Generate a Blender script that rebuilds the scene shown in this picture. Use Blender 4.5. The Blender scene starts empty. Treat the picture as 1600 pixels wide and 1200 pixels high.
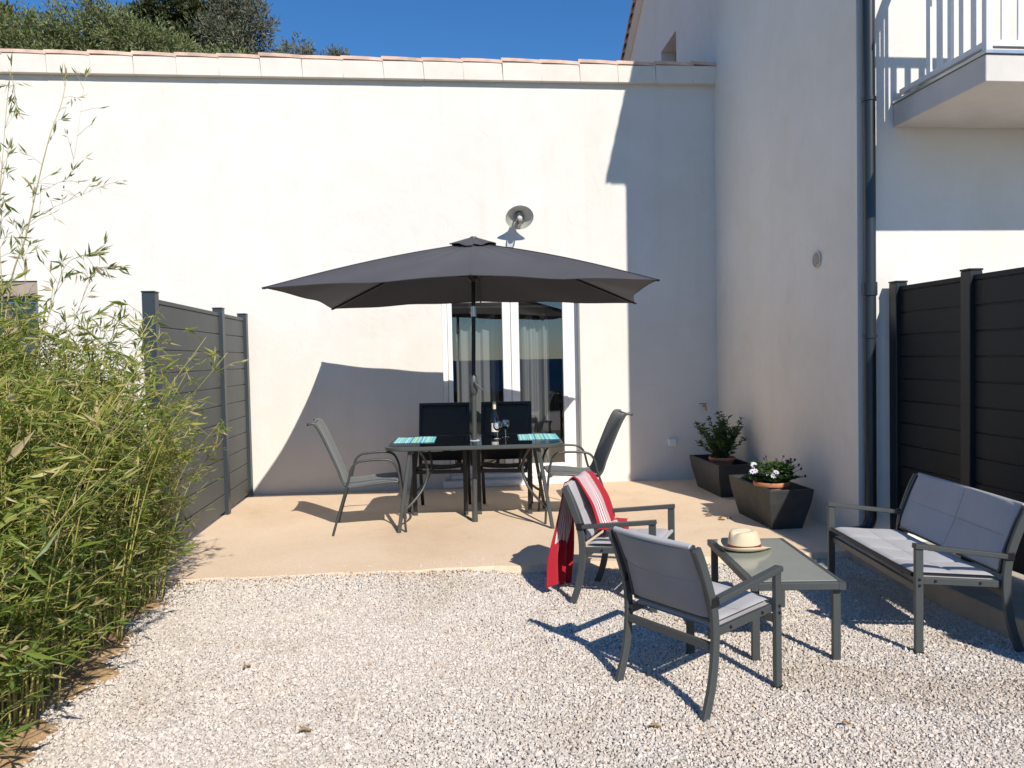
import bpy, math, random
import numpy as np
from mathutils import Vector, Matrix

random.seed(7); RNG = np.random.default_rng(7)
sc = bpy.context.scene
COL = sc.collection
R = math.radians

# ------------------------------------------------------------------ camera
cd = bpy.data.cameras.new('camera'); cam = bpy.data.objects.new('camera', cd); COL.objects.link(cam)
cd.sensor_width = 36.0; cd.lens = 27.0; cd.clip_start = 0.05; cd.clip_end = 20000
yw, pt, rl = R(6.0), R(2.0), R(1.2)
Fv = Vector((math.sin(yw)*math.cos(pt), math.cos(yw)*math.cos(pt), -math.sin(pt)))
R0 = Vector((math.cos(yw), -math.sin(yw), 0)); U0 = R0.cross(Fv)
Rv = R0*math.cos(rl) - U0*math.sin(rl); Uv = U0*math.cos(rl) + R0*math.sin(rl)
m = Matrix((Rv, Uv, -Fv)).transposed().to_4x4(); m.translation = (0, 0, 1.51)
cam.matrix_world = m
sc.camera = cam

# ------------------------------------------------------------------ sky, sun, exposure
SUN = Vector((0.31, -1.0, 0.80)).normalized()
EL = math.asin(SUN.z)
w = bpy.data.worlds.new('World'); sc.world = w; w.use_nodes = True
wt = w.node_tree; sky = wt.nodes.new('ShaderNodeTexSky'); sky.sky_type = 'NISHITA'; sky.sun_disc = False
sky.sun_elevation = EL; sky.sun_rotation = math.atan2(SUN.x, SUN.y)
sky.air_density = 1.0; sky.dust_density = 0.0; sky.ozone_density = 8.0; sky.altitude = 100
bg = wt.nodes['Background']; bg.inputs[1].default_value = 0.10
hsv = wt.nodes.new('ShaderNodeHueSaturation'); hsv.inputs['Saturation'].default_value = 1.13
wt.links.new(sky.outputs[0], hsv.inputs['Color']); wt.links.new(hsv.outputs[0], bg.inputs[0])
sd = bpy.data.lights.new('sun', 'SUN'); sd.energy = 4.15; sd.angle = R(0.5); sd.color = (1, 0.93, 0.83)
so = bpy.data.objects.new('sun', sd); COL.objects.link(so); so.location = (3, -10, 12)
so.rotation_euler = SUN.to_track_quat('Z', 'Y').to_euler()
sc.view_settings.view_transform = 'Standard'; sc.view_settings.look = 'None'
sc.view_settings.gamma = 1.0; sc.view_settings.exposure = 0.38
sc.cycles.max_bounces = 8; sc.cycles.transparent_max_bounces = 12
sc.cycles.caustics_reflective = False; sc.cycles.caustics_refractive = False

# ------------------------------------------------------------------ materials
def nmat(name):
    mt = bpy.data.materials.new(name); mt.use_nodes = True
    return mt, mt.node_tree, mt.node_tree.nodes['Principled BSDF']
def ramp(nt, stops, src=None, interp='LINEAR'):
    r = nt.nodes.new('ShaderNodeValToRGB'); e = r.color_ramp.elements; r.color_ramp.interpolation = interp
    while len(e) < len(stops): e.new(0.5)
    for el, (p, c) in zip(e, stops): el.position = p; el.color = (*c, 1) if len(c) == 3 else c
    if src is not None: nt.links.new(src, r.inputs[0])
    return r
def noise(nt, scale, detail=4, rough=.55, coord='Object', dist=0.0, vscale=None):
    n = nt.nodes.new('ShaderNodeTexNoise'); n.inputs['Scale'].default_value = scale
    n.inputs['Detail'].default_value = detail; n.inputs['Roughness'].default_value = rough
    n.inputs['Distortion'].default_value = dist
    tc = nt.nodes.new('ShaderNodeTexCoord'); out = tc.outputs[coord]
    if vscale:
        mp = nt.nodes.new('ShaderNodeMapping'); mp.inputs['Scale'].default_value = vscale
        nt.links.new(out, mp.inputs[0]); out = mp.outputs[0]
    nt.links.new(out, n.inputs['Vector'])
    return n
def bump(nt, bs, src, strength, dist, prev=None):
    b = nt.nodes.new('ShaderNodeBump'); b.inputs['Strength'].default_value = strength; b.inputs['Distance'].default_value = dist
    nt.links.new(src, b.inputs['Height'])
    if prev: nt.links.new(prev.outputs[0], b.inputs['Normal'])
    nt.links.new(b.outputs[0], bs.inputs['Normal']); return b
def simple(name, col, rough=.5, metal=0.0, var=.12, vs=6.0, bs=None, spec=.5, fine=None):
    mt, nt, p = nmat(name)
    n = noise(nt, vs)
    a = tuple(c*(1-var) for c in col); b = tuple(min(1, c*(1+var)) for c in col)
    r = ramp(nt, [(.3, a), (.7, b)], n.outputs[0]); nt.links.new(r.outputs[0], p.inputs['Base Color'])
    p.inputs['Roughness'].default_value = rough; p.inputs['Metallic'].default_value = metal
    p.inputs['Specular IOR Level'].default_value = spec
    if bs: n2 = noise(nt, bs[0]); bump(nt, p, n2.outputs[0], bs[1], bs[2])
    return mt

def mat_plaster(name, c1, c2):
    mt, nt, p = nmat(name)
    n = noise(nt, .55, 6, .6, dist=.6); n3 = noise(nt, 2.3, 5, .65, dist=1.2)
    mx = nt.nodes.new('ShaderNodeMath'); mx.operation = 'ADD'
    nt.links.new(n.outputs[0], mx.inputs[0]); nt.links.new(n3.outputs[0], mx.inputs[1])
    h = nt.nodes.new('ShaderNodeMath'); h.operation = 'MULTIPLY'; h.inputs[1].default_value = .5; nt.links.new(mx.outputs[0], h.inputs[0])
    r = ramp(nt, [(.36, c1), (.62, c2)], h.outputs[0]); nt.links.new(r.outputs[0], p.inputs['Base Color'])
    ns = noise(nt, 1.0, 6, .7, vscale=(5.5, 5.5, .32)); rs_ = ramp(nt, [(.33, (.93, .915, .885)), (.47, (1, 1, 1))], ns.outputs[0])
    nb_ = noise(nt, .8, 4, .6, dist=1.0); rb_ = ramp(nt, [(.36, (.95, .93, .88)), (.52, (1, 1, 1))], nb_.outputs[0])
    prev = r.outputs[0]
    for q in (rs_, rb_):
        mm = nt.nodes.new('ShaderNodeMixRGB'); mm.blend_type = 'MULTIPLY'; mm.inputs[0].default_value = .38
        nt.links.new(prev, mm.inputs[1]); nt.links.new(q.outputs[0], mm.inputs[2]); prev = mm.outputs[0]
    nt.links.new(prev, p.inputs['Base Color'])
    p.inputs['Roughness'].default_value = .92; p.inputs['Specular IOR Level'].default_value = .15
    b1 = bump(nt, p, noise(nt, 4, 5, .6, dist=1.5).outputs[0], .35, .012)
    bump(nt, p, noise(nt, 160, 3, .6).outputs[0], .28, .003, b1)
    return mt
M = {}
M['plaster'] = mat_plaster('cream plaster', (.665, .645, .60), (.71, .695, .655))
M['plaster2'] = mat_plaster('off white plaster', (.78, .72, .64), (.84, .785, .71))
M['cement'] = simple('grey balcony render', (.62, .59, .55), .9, var=.08, vs=3, bs=(90, .2, .003), spec=.2)

def mat_patio():
    mt, nt, p = nmat('sand coloured concrete')
    n = noise(nt, .9, 7, .65, dist=.8)
    r = ramp(nt, [(.3, (.69, .515, .35)), (.5, (.765, .59, .42)), (.72, (.81, .645, .475))], n.outputs[0])
    n2 = noise(nt, 70, 4, .7); r2 = ramp(nt, [(.28, (.82, .8, .78)), (.5, (1, 1, 1))], n2.outputs[0])
    n3 = noise(nt, 5, 6, .75); r3 = ramp(nt, [(.26, (.72, .66, .6)), (.42, (1, 1, 1))], n3.outputs[0])
    m1 = nt.nodes.new('ShaderNodeMixRGB'); m1.blend_type = 'MULTIPLY'; m1.inputs[0].default_value = 1
    m2 = nt.nodes.new('ShaderNodeMixRGB'); m2.blend_type = 'MULTIPLY'; m2.inputs[0].default_value = .4
    nt.links.new(r.outputs[0], m1.inputs[1]); nt.links.new(r2.outputs[0], m1.inputs[2])
    nt.links.new(m1.outputs[0], m2.inputs[1]); nt.links.new(r3.outputs[0], m2.inputs[2])
    nt.links.new(m2.outputs[0], p.inputs['Base Color'])
    p.inputs['Roughness'].default_value = .85; p.inputs['Specular IOR Level'].default_value = .25
    b1 = bump(nt, p, noise(nt, 9, 6, .7).outputs[0], .3, .008)
    bump(nt, p, n2.outputs[0], .25, .002, b1)
    return mt
M['patio'] = mat_patio()
M['ledge'] = simple('grey brown concrete', (.44, .38, .31), .9, var=.15, vs=4, bs=(60, .35, .004), spec=.2)
M['soil'] = simple('sandy soil', (.42, .28, .15), .95, var=.3, vs=9, bs=(40, .6, .015), spec=.1)
M['terrain'] = simple('dry garden earth', (.22, .19, .11), .95, var=.35, vs=.4, spec=.1)
M['gravelbed'] = simple('gravel bed', (.50, .455, .41), .95, var=.3, vs=60, bs=(120, .8, .01), spec=.1)
M['metal'] = simple('charcoal powder coat', (.060, .067, .067), .42, .0, var=.07, vs=3, bs=(350, .06, .0006), spec=.5)
M['metal_d'] = simple('dark grey tube', (.045, .049, .049), .4, .0, var=.07, vs=3, spec=.5)
M['black'] = simple('black plastic', (.012, .012, .013), .45, spec=.4)
M['silver'] = simple('bare aluminium', (.55, .57, .58), .3, .9, spec=.5)
M['anth'] = simple('anthracite lacquered aluminium', (.038, .05, .062), .38, .15, var=.06, vs=2, spec=.5)
M['anth_dark'] = simple('black lacquered aluminium', (.017, .020, .024), .4, .1, var=.06, vs=2)
M['pipe'] = simple('slate lacquered zinc', (.027, .036, .044), .35, .2, var=.08, vs=2)
M['board'] = simple('grey composite board', (.118, .128, .122), .6, var=.10, vs=2.0, bs=(14, .10, .002), spec=.35)
M['board_dark'] = simple('anthracite composite board', (.017, .020, .020), .6, var=.14, vs=2, bs=(14, .10, .002), spec=.35)
M['white'] = simple('white paint', (.80, .80, .79), .35, var=.02, spec=.5)
M['lintel'] = simple('dusty brown lintel', (.33, .27, .22), .8, var=.1)
M['bluegrey'] = simple('blue grey shutter', (.10, .14, .22), .5, var=.05)
M['terracotta'] = simple('terracotta', (.46, .20, .11), .85, var=.2, vs=12, bs=(80, .25, .003), spec=.2)
M['tile'] = simple('weathered roof tile', (.64, .46, .37), .85, var=.25, vs=5, bs=(60, .3, .004), spec=.2)
M['cap'] = simple('cream verge render', (.70, .66, .595), .9, var=.06, vs=4, bs=(70, .3, .003), spec=.2)
M['planter'] = simple('dark slate planter', (.042, .045, .045), .6, var=.25, vs=7, bs=(50, .25, .003), spec=.35)
M['potsoil'] = simple('potting soil', (.035, .025, .018), .95, var=.4, vs=40, bs=(80, .9, .01))
M['wood'] = simple('grey chestnut stake', (.16, .13, .10), .9, var=.3, vs=20)
M['enamel'] = simple('grey enamel', (.58, .59, .55), .4, var=.04)
M['straw'] = None
M['brass'] = simple('brass', (.45, .33, .15), .35, .9)
M['red'] = simple('red lever', (.5, .03, .02), .5)
M['vent'] = simple('beige vent plastic', (.62, .58, .50), .6, var=.03)
M['wine'] = simple('dark wine glass', (.006, .007, .012), .08, spec=.8)
M['paper'] = simple('paper label', (.75, .73, .68), .8, var=.03)
M['foil'] = simple('cream capsule', (.72, .62, .40), .45, var=.05)
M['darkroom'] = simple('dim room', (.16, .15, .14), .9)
M['bark'] = simple('bark', (.12, .09, .065), .95, var=.3, vs=10, bs=(25, .8, .02))
M['sticker'] = simple('white care label', (.85, .85, .85), .6, var=.02)

def mat_fabric(name, col, trans=0.0, weave=900, sheen=.2, rough=.75):
    mt, nt, p = nmat(name)
    n = noise(nt, 5); r = ramp(nt, [(.3, tuple(c*.93 for c in col)), (.7, tuple(c*1.06 for c in col))], n.outputs[0])
    nt.links.new(r.outputs[0], p.inputs['Base Color']); p.inputs['Roughness'].default_value = rough
    p.inputs['Specular IOR Level'].default_value = .25
    p.inputs['Sheen Weight'].default_value = sheen
    bump(nt, p, noise(nt, weave, 2).outputs[0], .25, .001)
    if trans:
        out = nt.nodes['Material Output']; t = nt.nodes.new('ShaderNodeBsdfTranslucent')
        t.inputs[0].default_value = (*[c*1.1 for c in col], 1)
        mx = nt.nodes.new('ShaderNodeMixShader'); mx.inputs[0].default_value = trans
        nt.links.new(p.outputs[0], mx.inputs[1]); nt.links.new(t.outputs[0], mx.inputs[2]); nt.links.new(mx.outputs[0], out.inputs[0])
    return mt
M['pad'] = mat_fabric('light grey padded textile', (.45, .445, .455), .06)
M['pad_rear'] = mat_fabric('darker grey pad rear', (.255, .253, .262), .05)  # darker tone of the pad grey for the rear face of the backrest
M['sling'] = mat_fabric('grey woven sling', (.135, .145, .145), .12)
M['sling_d'] = mat_fabric('black woven sling', (.062, .057, .053), .10, 900, 0.0)
M['seamtape'] = mat_fabric('dark grey seam tape', (.30, .30, .305))
M['canopy'] = mat_fabric('charcoal canopy cloth', (.068, .066, .075), .10, 500, .15)

def mat_straw():
    mt, nt, p = nmat('woven straw')
    tc = nt.nodes.new('ShaderNodeTexCoord'); wv = nt.nodes.new('ShaderNodeTexWave'); wv.bands_direction = 'Z'
    wv.inputs['Scale'].default_value = 60; wv.inputs['Distortion'].default_value = 1.5; nt.links.new(tc.outputs['Object'], wv.inputs['Vector'])
    r = ramp(nt, [(0, (.60, .49, .32)), (1, (.74, .64, .46))], wv.outputs['Fac']); nt.links.new(r.outputs[0], p.inputs['Base Color'])
    p.inputs['Roughness'].default_value = .8; bump(nt, p, wv.outputs['Fac'], .35, .002); return mt
M['straw'] = mat_straw()
M['band'] = mat_fabric('dark red ribbon', (.16, .02, .02), 0)

def mat_attr_ramp(name, stops, rough=.6, trans=0.0, attr='rnd', spec=.3, tcol=1.0, bmp=None):
    mt, nt, p = nmat(name)
    a = nt.nodes.new('ShaderNodeAttribute'); a.attribute_name = attr
    r = ramp(nt, stops, a.outputs['Fac']); nt.links.new(r.outputs[0], p.inputs['Base Color'])
    p.inputs['Roughness'].default_value = rough; p.inputs['Specular IOR Level'].default_value = spec
    if bmp: bump(nt, p, noise(nt, bmp[0]).outputs[0], bmp[1], bmp[2])
    if trans:
        out = nt.nodes['Material Output']; t = nt.nodes.new('ShaderNodeBsdfTranslucent')
        hs = nt.nodes.new('ShaderNodeHueSaturation'); hs.inputs['Value'].default_value = tcol; hs.inputs['Saturation'].default_value = 1.15
        nt.links.new(r.outputs[0], hs.inputs['Color']); nt.links.new(hs.outputs[0], t.inputs[0])
        mx = nt.nodes.new('ShaderNodeMixShader'); mx.inputs[0].default_value = trans
        nt.links.new(p.outputs[0], mx.inputs[1]); nt.links.new(t.outputs[0], mx.inputs[2]); nt.links.new(mx.outputs[0], out.inputs[0])
    return mt
def dusty(mt):      # patches of finer, dustier stone
    nt = mt.node_tree; p = nt.nodes['Principled BSDF']; src = p.inputs['Base Color'].links[0].from_socket
    r = ramp(nt, [(.33, (.86, .82, .76)), (.5, (1, 1, 1)), (.68, (1.0, .965, .92))], noise(nt, 1.1, 5, .65, dist=.8).outputs[0])
    mm = nt.nodes.new('ShaderNodeMixRGB'); mm.blend_type = 'MULTIPLY'; mm.inputs[0].default_value = .85
    nt.links.new(src, mm.inputs[1]); nt.links.new(r.outputs[0], mm.inputs[2]); nt.links.new(mm.outputs[0], p.inputs['Base Color']); return mt
M['gravel'] = mat_attr_ramp('pale crushed stone', [(0, (.47, .41, .35)), (.12, (.55, .49, .43)), (.5, (.63, .575, .515)), (.8, (.69, .64, .585)), (.93, (.67, .56, .49)), (1, (.45, .30, .18))], .85, spec=.25, bmp=(300, .3, .002))
dusty(M['gravel'])
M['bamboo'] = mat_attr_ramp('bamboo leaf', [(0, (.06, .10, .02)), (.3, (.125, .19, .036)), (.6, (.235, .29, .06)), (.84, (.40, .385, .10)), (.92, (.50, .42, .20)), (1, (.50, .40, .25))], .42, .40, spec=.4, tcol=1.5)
M['cane'] = simple('bamboo cane', (.38, .35, .10), .5, var=.3, vs=5)
M['cane_dry'] = simple('dry bamboo cane', (.44, .38, .20), .55, var=.25, vs=8)
M['oleaf'] = mat_attr_ramp('olive green leaf', [(0, (.07, .10, .035)), (.5, (.175, .21, .085)), (1, (.29, .31, .15))], .55, .2, tcol=1.3)
M['dleaf'] = mat_attr_ramp('dark oak leaf', [(0, (.022, .034, .013)), (.5, (.052, .068, .024)), (1, (.11, .10, .045))], .5, .15, tcol=1.3)
M['gleaf'] = mat_attr_ramp('grey green leaf', [(0, (.08, .09, .06)), (.5, (.18, .19, .125)), (.85, (.15, .16, .11)), (1, (.16, .10, .07))], .6, .15, tcol=1.2)
M['yleaf'] = mat_attr_ramp('yellow green leaf', [(0, (.06, .07, .015)), (.5, (.13, .14, .035)), (1, (.23, .21, .06))], .55, .2, tcol=1.3)
M['pleaf'] = mat_attr_ramp('pot plant leaf', [(0, (.02, .045, .012)), (.6, (.05, .095, .025)), (1, (.11, .17, .045))], .5, .2, tcol=1.3)
M['petal'] = mat_attr_ramp('flower petal', [(0, (.72, .70, .78)), (1, (.85, .83, .85))], .6, .25)
M['purple'] = simple('purple bud', (.10, .045, .10), .7)
M['dryleaf'] = simple('dry fallen leaf', (.36, .22, .08), .8, var=.3, vs=30)

def mat_glass(name, refl, tint, rough=0.0):
    mt, nt, p = nmat(name); out = nt.nodes['Material Output']
    t = nt.nodes.new('ShaderNodeBsdfTransparent'); t.inputs[0].default_value = (*tint, 1)
    g = nt.nodes.new('ShaderNodeBsdfGlossy'); g.inputs['Roughness'].default_value = rough; g.inputs[0].default_value = (1, 1, 1, 1)
    fr = nt.nodes.new('ShaderNodeFresnel'); fr.inputs[0].default_value = 1.45
    ad = nt.nodes.new('ShaderNodeMath'); ad.operation = 'MULTIPLY_ADD'; ad.inputs[1].default_value = 1.0; ad.inputs[2].default_value = refl; ad.use_clamp = True
    nt.links.new(fr.outputs[0], ad.inputs[0])
    mx = nt.nodes.new('ShaderNodeMixShader'); nt.links.new(ad.outputs[0], mx.inputs[0])
    nt.links.new(t.outputs[0], mx.inputs[1]); nt.links.new(g.outputs[0], mx.inputs[2]); nt.links.new(mx.outputs[0], out.inputs[0])
    return mt
M['pane'] = mat_glass('double glazing', .10, (.75, .78, .78))
M['wineglass'] = mat_glass('clear glass', .12, (.96, .97, .97))
M['bulb'] = simple('frosted bulb', (.85, .85, .85), .25, var=.0)
def plain(name, col, rough, spec=.5, coat=0):
    mt, nt, p = nmat(name); p.inputs['Base Color'].default_value = (*col, 1); p.inputs['Roughness'].default_value = rough
    p.inputs['Specular IOR Level'].default_value = spec; p.inputs['Coat Weight'].default_value = coat; p.inputs['Coat Roughness'].default_value = .02; return mt
M['blackglass'] = plain('black tempered glass', (.008, .009, .010), .03, .6)
M['frostglass'] = simple('frosted grey green glass', (.25, .27, .235), .12, var=.04, vs=8, spec=.6)
M['sea'] = simple('sea water', (.02, .06, .14), .9, var=.2, vs=.01, spec=0)

def mat_curtain():
    mt, nt, p = nmat('sheer curtain'); out = nt.nodes['Material Output']
    p.inputs['Base Color'].default_value = (.60, .60, .60, 1); p.inputs['Roughness'].default_value = .9
    t = nt.nodes.new('ShaderNodeBsdfTransparent'); mx = nt.nodes.new('ShaderNodeMixShader'); mx.inputs[0].default_value = .5
    nt.links.new(p.outputs[0], mx.inputs[1]); nt.links.new(t.outputs[0], mx.inputs[2]); nt.links.new(mx.outputs[0], out.inputs[0]); return mt
M['curtain'] = mat_curtain()

def mat_uvstripes(name, stops, coord=0, noise_amt=0, rough=.85, base2=None):
    """stripes across uv coordinate 0/1; constant ramp"""
    mt, nt, p = nmat(name)
    tc = nt.nodes.new('ShaderNodeUVMap'); sp = nt.nodes.new('ShaderNodeSeparateXYZ'); nt.links.new(tc.outputs[0], sp.inputs[0])
    r = ramp(nt, stops, sp.outputs[coord], 'CONSTANT'); nt.links.new(r.outputs[0], p.inputs['Base Color'])
    p.inputs['Roughness'].default_value = rough; p.inputs['Specular IOR Level'].default_value = .2
    bump(nt, p, noise(nt, 500, 2).outputs[0], .4, .001)
    return mt, nt, p, sp, r
rr = random.Random(3)
cols = [(.14, .52, .56), (.40, .72, .72), (.05, .30, .46), (.34, .68, .62), (.16, .48, .62), (.48, .64, .40), (.10, .38, .55), (.36, .70, .72)]
stp = []; x = 0; k = 0
while x < .97 and len(stp) < 30:
    stp.append((x, cols[k % len(cols)])); x += rr.choice([.025, .035, .05, .02]); k += rr.choice([1, 1, 2, 3])
M['mat'] = mat_uvstripes('aqua striped weave', stp)[0]

def mat_towel():
    mt, nt, p = nmat('red and white striped towel')
    uv = nt.nodes.new('ShaderNodeUVMap'); sp = nt.nodes.new('ShaderNodeSeparateXYZ'); nt.links.new(uv.outputs[0], sp.inputs[0])
    mu = nt.nodes.new('ShaderNodeMath'); mu.operation = 'MULTIPLY'; mu.inputs[1].default_value = 22.0; nt.links.new(sp.outputs[0], mu.inputs[0])
    fr = nt.nodes.new('ShaderNodeMath'); fr.operation = 'FRACT'; nt.links.new(mu.outputs[0], fr.inputs[0])
    red = (.45, .02, .036); wh = (.80, .77, .76)
    st = ramp(nt, [(0, red), (.38, wh)], fr.outputs[0], 'CONSTANT')
    msk = ramp(nt, [(0, (1, 1, 1)), (.05, (0, 0, 0)), (.76, (1, 1, 1))], sp.outputs[0], 'CONSTANT')
    mv = ramp(nt, [(0, (1, 1, 1)), (.05, (0, 0, 0)), (.78, (1, 1, 1))], sp.outputs[1], 'CONSTANT')
    mxx = nt.nodes.new('ShaderNodeMath'); mxx.operation = 'MAXIMUM'; nt.links.new(msk.outputs[0], mxx.inputs[0]); nt.links.new(mv.outputs[0], mxx.inputs[1])
    mx = nt.nodes.new('ShaderNodeMixRGB'); nt.links.new(mxx.outputs[0], mx.inputs[0]); nt.links.new(st.outputs[0], mx.inputs[1]); mx.inputs[2].default_value = (*red, 1)
    nt.links.new(mx.outputs[0], p.inputs['Base Color']); p.inputs['Roughness'].default_value = .9; p.inputs['Specular IOR Level'].default_value = .15
    p.inputs['Sheen Weight'].default_value = .2
    bump(nt, p, noise(nt, 400, 2).outputs[0], .4, .001)
    out = nt.nodes['Material Output']; t = nt.nodes.new('ShaderNodeBsdfTranslucent'); nt.links.new(mx.outputs[0], t.inputs[0])
    ms = nt.nodes.new('ShaderNodeMixShader'); ms.inputs[0].default_value = .15
    nt.links.new(p.outputs[0], ms.inputs[1]); nt.links.new(t.outputs[0], ms.inputs[2]); nt.links.new(ms.outputs[0], out.inputs[0])
    return mt
M['towel'] = mat_towel()

# ------------------------------------------------------------------ mesh helpers
class MB:
    def __init__(s): s.v = []; s.f = []
    def add(s, vs, fs):
        o = len(s.v); s.v += [tuple(v) for v in vs]; s.f += [tuple(i+o for i in f) for f in fs]
    def box(s, x0, x1, y0, y1, z0, z1, c=0.0):
        if c <= 0:
            s.add([(x0,y0,z0),(x1,y0,z0),(x1,y1,z0),(x0,y1,z0),(x0,y0,z1),(x1,y0,z1),(x1,y1,z1),(x0,y1,z1)],
                  [(0,3,2,1),(4,5,6,7),(0,1,5,4),(1,2,6,5),(2,3,7,6),(3,0,4,7)]); return s
        ring = lambda i, z: [(x0+i,y0,z),(x1-i,y0,z),(x1,y0+i,z),(x1,y1-i,z),(x1-i,y1,z),(x0+i,y1,z),(x0,y1-i,z),(x0,y0+i,z)]
        def inset(z): return [(x0+c,y0+c,z),(x1-c,y0+c,z),(x1-c,y0+c,z),(x1-c,y1-c,z),(x1-c,y1-c,z),(x0+c,y1-c,z),(x0+c,y1-c,z),(x0+c,y0+c,z)]
        rings = [ring(c, z0+c), ring(c, z1-c)]
        o = len(s.v)
        V = rings[0]+rings[1]+[(x0+c,y0+c,z0),(x1-c,y0+c,z0),(x1-c,y1-c,z0),(x0+c,y1-c,z0),(x0+c,y0+c,z1),(x1-c,y0+c,z1),(x1-c,y1-c,z1),(x0+c,y1-c,z1)]
        F = [(i,(i+1)%8,(i+1)%8+8,i+8) for i in range(8)]
        F += [(19,18,17,16),(20,21,22,23)]
        for k in range(4):
            a, b = 2*k, 2*k+1; q = (k+1) % 4
            F += [(16+k, 16+q, b, a), (a+8, b+8, 20+q, 20+k)]
            F += [(16+q, (b+1) % 8, b), (b+8, (b+1) % 8+8, 20+q)]
        s.add(V, F); return s
    def sweep(s, path, prof, side=None, caps=True, closed=False, scales=None):
        """sweep closed 2D profile (a along side, b along normal) along a polyline"""
        P = [Vector(p) for p in path]; n = len(P); k = len(prof); V = []
        T = []
        for i in range(n):
            if closed: a = (P[i]-P[i-1]).normalized(); b = (P[(i+1) % n]-P[i]).normalized()
            else:
                a = (P[i]-P[i-1]).normalized() if i else (P[1]-P[0]).normalized()
                b = (P[i+1]-P[i]).normalized() if i < n-1 else a
            t = (a+b); t = t.normalized() if t.length > 1e-6 else b
            T.append((t, 1/max(.45, t.dot(b))))
        if side is None:
            sv = T[0][0].cross(Vector((0, 0, 1)))
            if sv.length < .05: sv = T[0][0].cross(Vector((0, 1, 0)))
            sv.normalize(); fixed = False
        else: sv = Vector(side).normalized(); fixed = True
        for i in range(n):
            t, ms = T[i]
            if fixed: sd_ = (sv - t*sv.dot(t)).normalized()
            else:
                sv = (sv - t*sv.dot(t)).normalized(); sd_ = sv
            nn = sd_.cross(t).normalized(); q = scales[i] if scales else 1.0
            mm = ms if fixed else 1.0
            for a, b in prof: V.append(P[i] + sd_*a*q + nn*b*q*mm)
        F = []
        for i in range(n if closed else n-1):
            j = (i+1) % n
            for c in range(k):
                d = (c+1) % k; F.append((i*k+c, i*k+d, j*k+d, j*k+c))
        if caps and not closed:
            F.append(tuple(range(k))[::-1]); F.append(tuple((n-1)*k+c for c in range(k)))
        s.add(V, F); return s
    def tube(s, path, r, k=10, closed=False, scales=None, side=None):
        prof = [(r*math.cos(2*math.pi*i/k), r*math.sin(2*math.pi*i/k)) for i in range(k)]
        return s.sweep(path, prof, side, True, closed, scales)
    def lathe(s, prof, k=32, c=(0, 0, 0), M4=None, closed=False):
        V = []; F = []; n = len(prof)
        for i in range(k):
            a = 2*math.pi*i/k
            for r, z in prof:
                p = Vector((r*math.cos(a), r*math.sin(a), z))
                p = (M4 @ p) if M4 else p + Vector(c)
                V.append(p)
        for i in range(k):
            j = (i+1) % k
            for q in range(n if closed else n-1):
                q2 = (q+1) % n; F.append((i*n+q, j*n+q, j*n+q2, i*n+q2))
        s.add(V, F); return s
    def grid(s, fn, nu, nv):
        V = [fn(i/nu, j/nv) for i in range(nu+1) for j in range(nv+1)]
        F = [(i*(nv+1)+j, (i+1)*(nv+1)+j, (i+1)*(nv+1)+j+1, i*(nv+1)+j+1) for i in range(nu) for j in range(nv)]
        s.add(V, F); return s
    def mesh(s, name, smooth=False):
        me = bpy.data.meshes.new(name); me.from_pydata(s.v, [], s.f); me.validate(); me.update()
        if smooth:
            me.polygons.foreach_set('use_smooth', [True]*len(me.polygons))
            if smooth != 'all': me.set_sharp_from_angle(angle=R(38))
        return me
def rprof(a, b, c=.003):
    """chamfered rectangle a wide (side) b tall (normal)"""
    a /= 2; b /= 2
    return [(-a+c,-b),(a-c,-b),(a,-b+c),(a,b-c),(a-c,b),(-a+c,b),(-a,b-c),(-a,-b+c)]
def link(name, me, mat, parent=None, loc=None, rot=None):
    o = bpy.data.objects.new(name, me); COL.objects.link(o)
    if mat is not None and not me.materials: me.materials.append(M[mat] if isinstance(mat, str) else mat)
    if parent: o.parent = parent
    if loc is not None: o.location = loc
    if rot is not None: o.rotation_euler = rot
    return o
def mk(name, mb, mat, parent=None, smooth=False, **kw): return link(name, mb.mesh(name, smooth), mat, parent, **kw)
def tag(o, label=None, cat=None, group=None, kind=None):
    if label: o['label'] = label
    if cat: o['category'] = cat
    if group: o['group'] = group
    if kind: o['kind'] = kind
    return o
def thing(name, label, cat, loc=(0, 0, 0), rz=0, group=None):
    o = bpy.data.objects.new(name, None); COL.objects.link(o); o.location = loc; o.rotation_euler = (0, 0, rz)
    o.empty_display_size = .1
    return tag(o, label, cat, group)
def copy_tree(o, parent=None):
    c = o.copy(); COL.objects.link(c); c.parent = parent
    for ch in list(o.children): copy_tree(ch, c)
    return c
def arc(pts, n=6):
    """Catmull-Rom through points"""
    P = [Vector(p) for p in pts]; P = [P[0]*2-P[1]]+P+[P[-1]*2-P[-2]]; out = []
    for i in range(1, len(P)-2):
        for k in range(n):
            t = k/n; a, b, c, d = P[i-1:i+3]
            out.append(.5*((2*b)+(c-a)*t+(2*a-5*b+4*c-d)*t*t+(3*b-a-3*c+d)*t**3))
    out.append(P[-2]); return out
def fillet(pts, r, n=4):
    P = [Vector(p) for p in pts]; out = [P[0]]
    for i in range(1, len(P)-1):
        a = (P[i-1]-P[i]); b = (P[i+1]-P[i]); d = min(r, a.length*.45, b.length*.45)
        A = P[i]+a.normalized()*d; B = P[i]+b.normalized()*d
        for k in range(n+1):
            t = k/n; out.append(A*(1-t)**2+P[i]*2*t*(1-t)+B*t*t)
    out.append(P[-1]); return out
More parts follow.
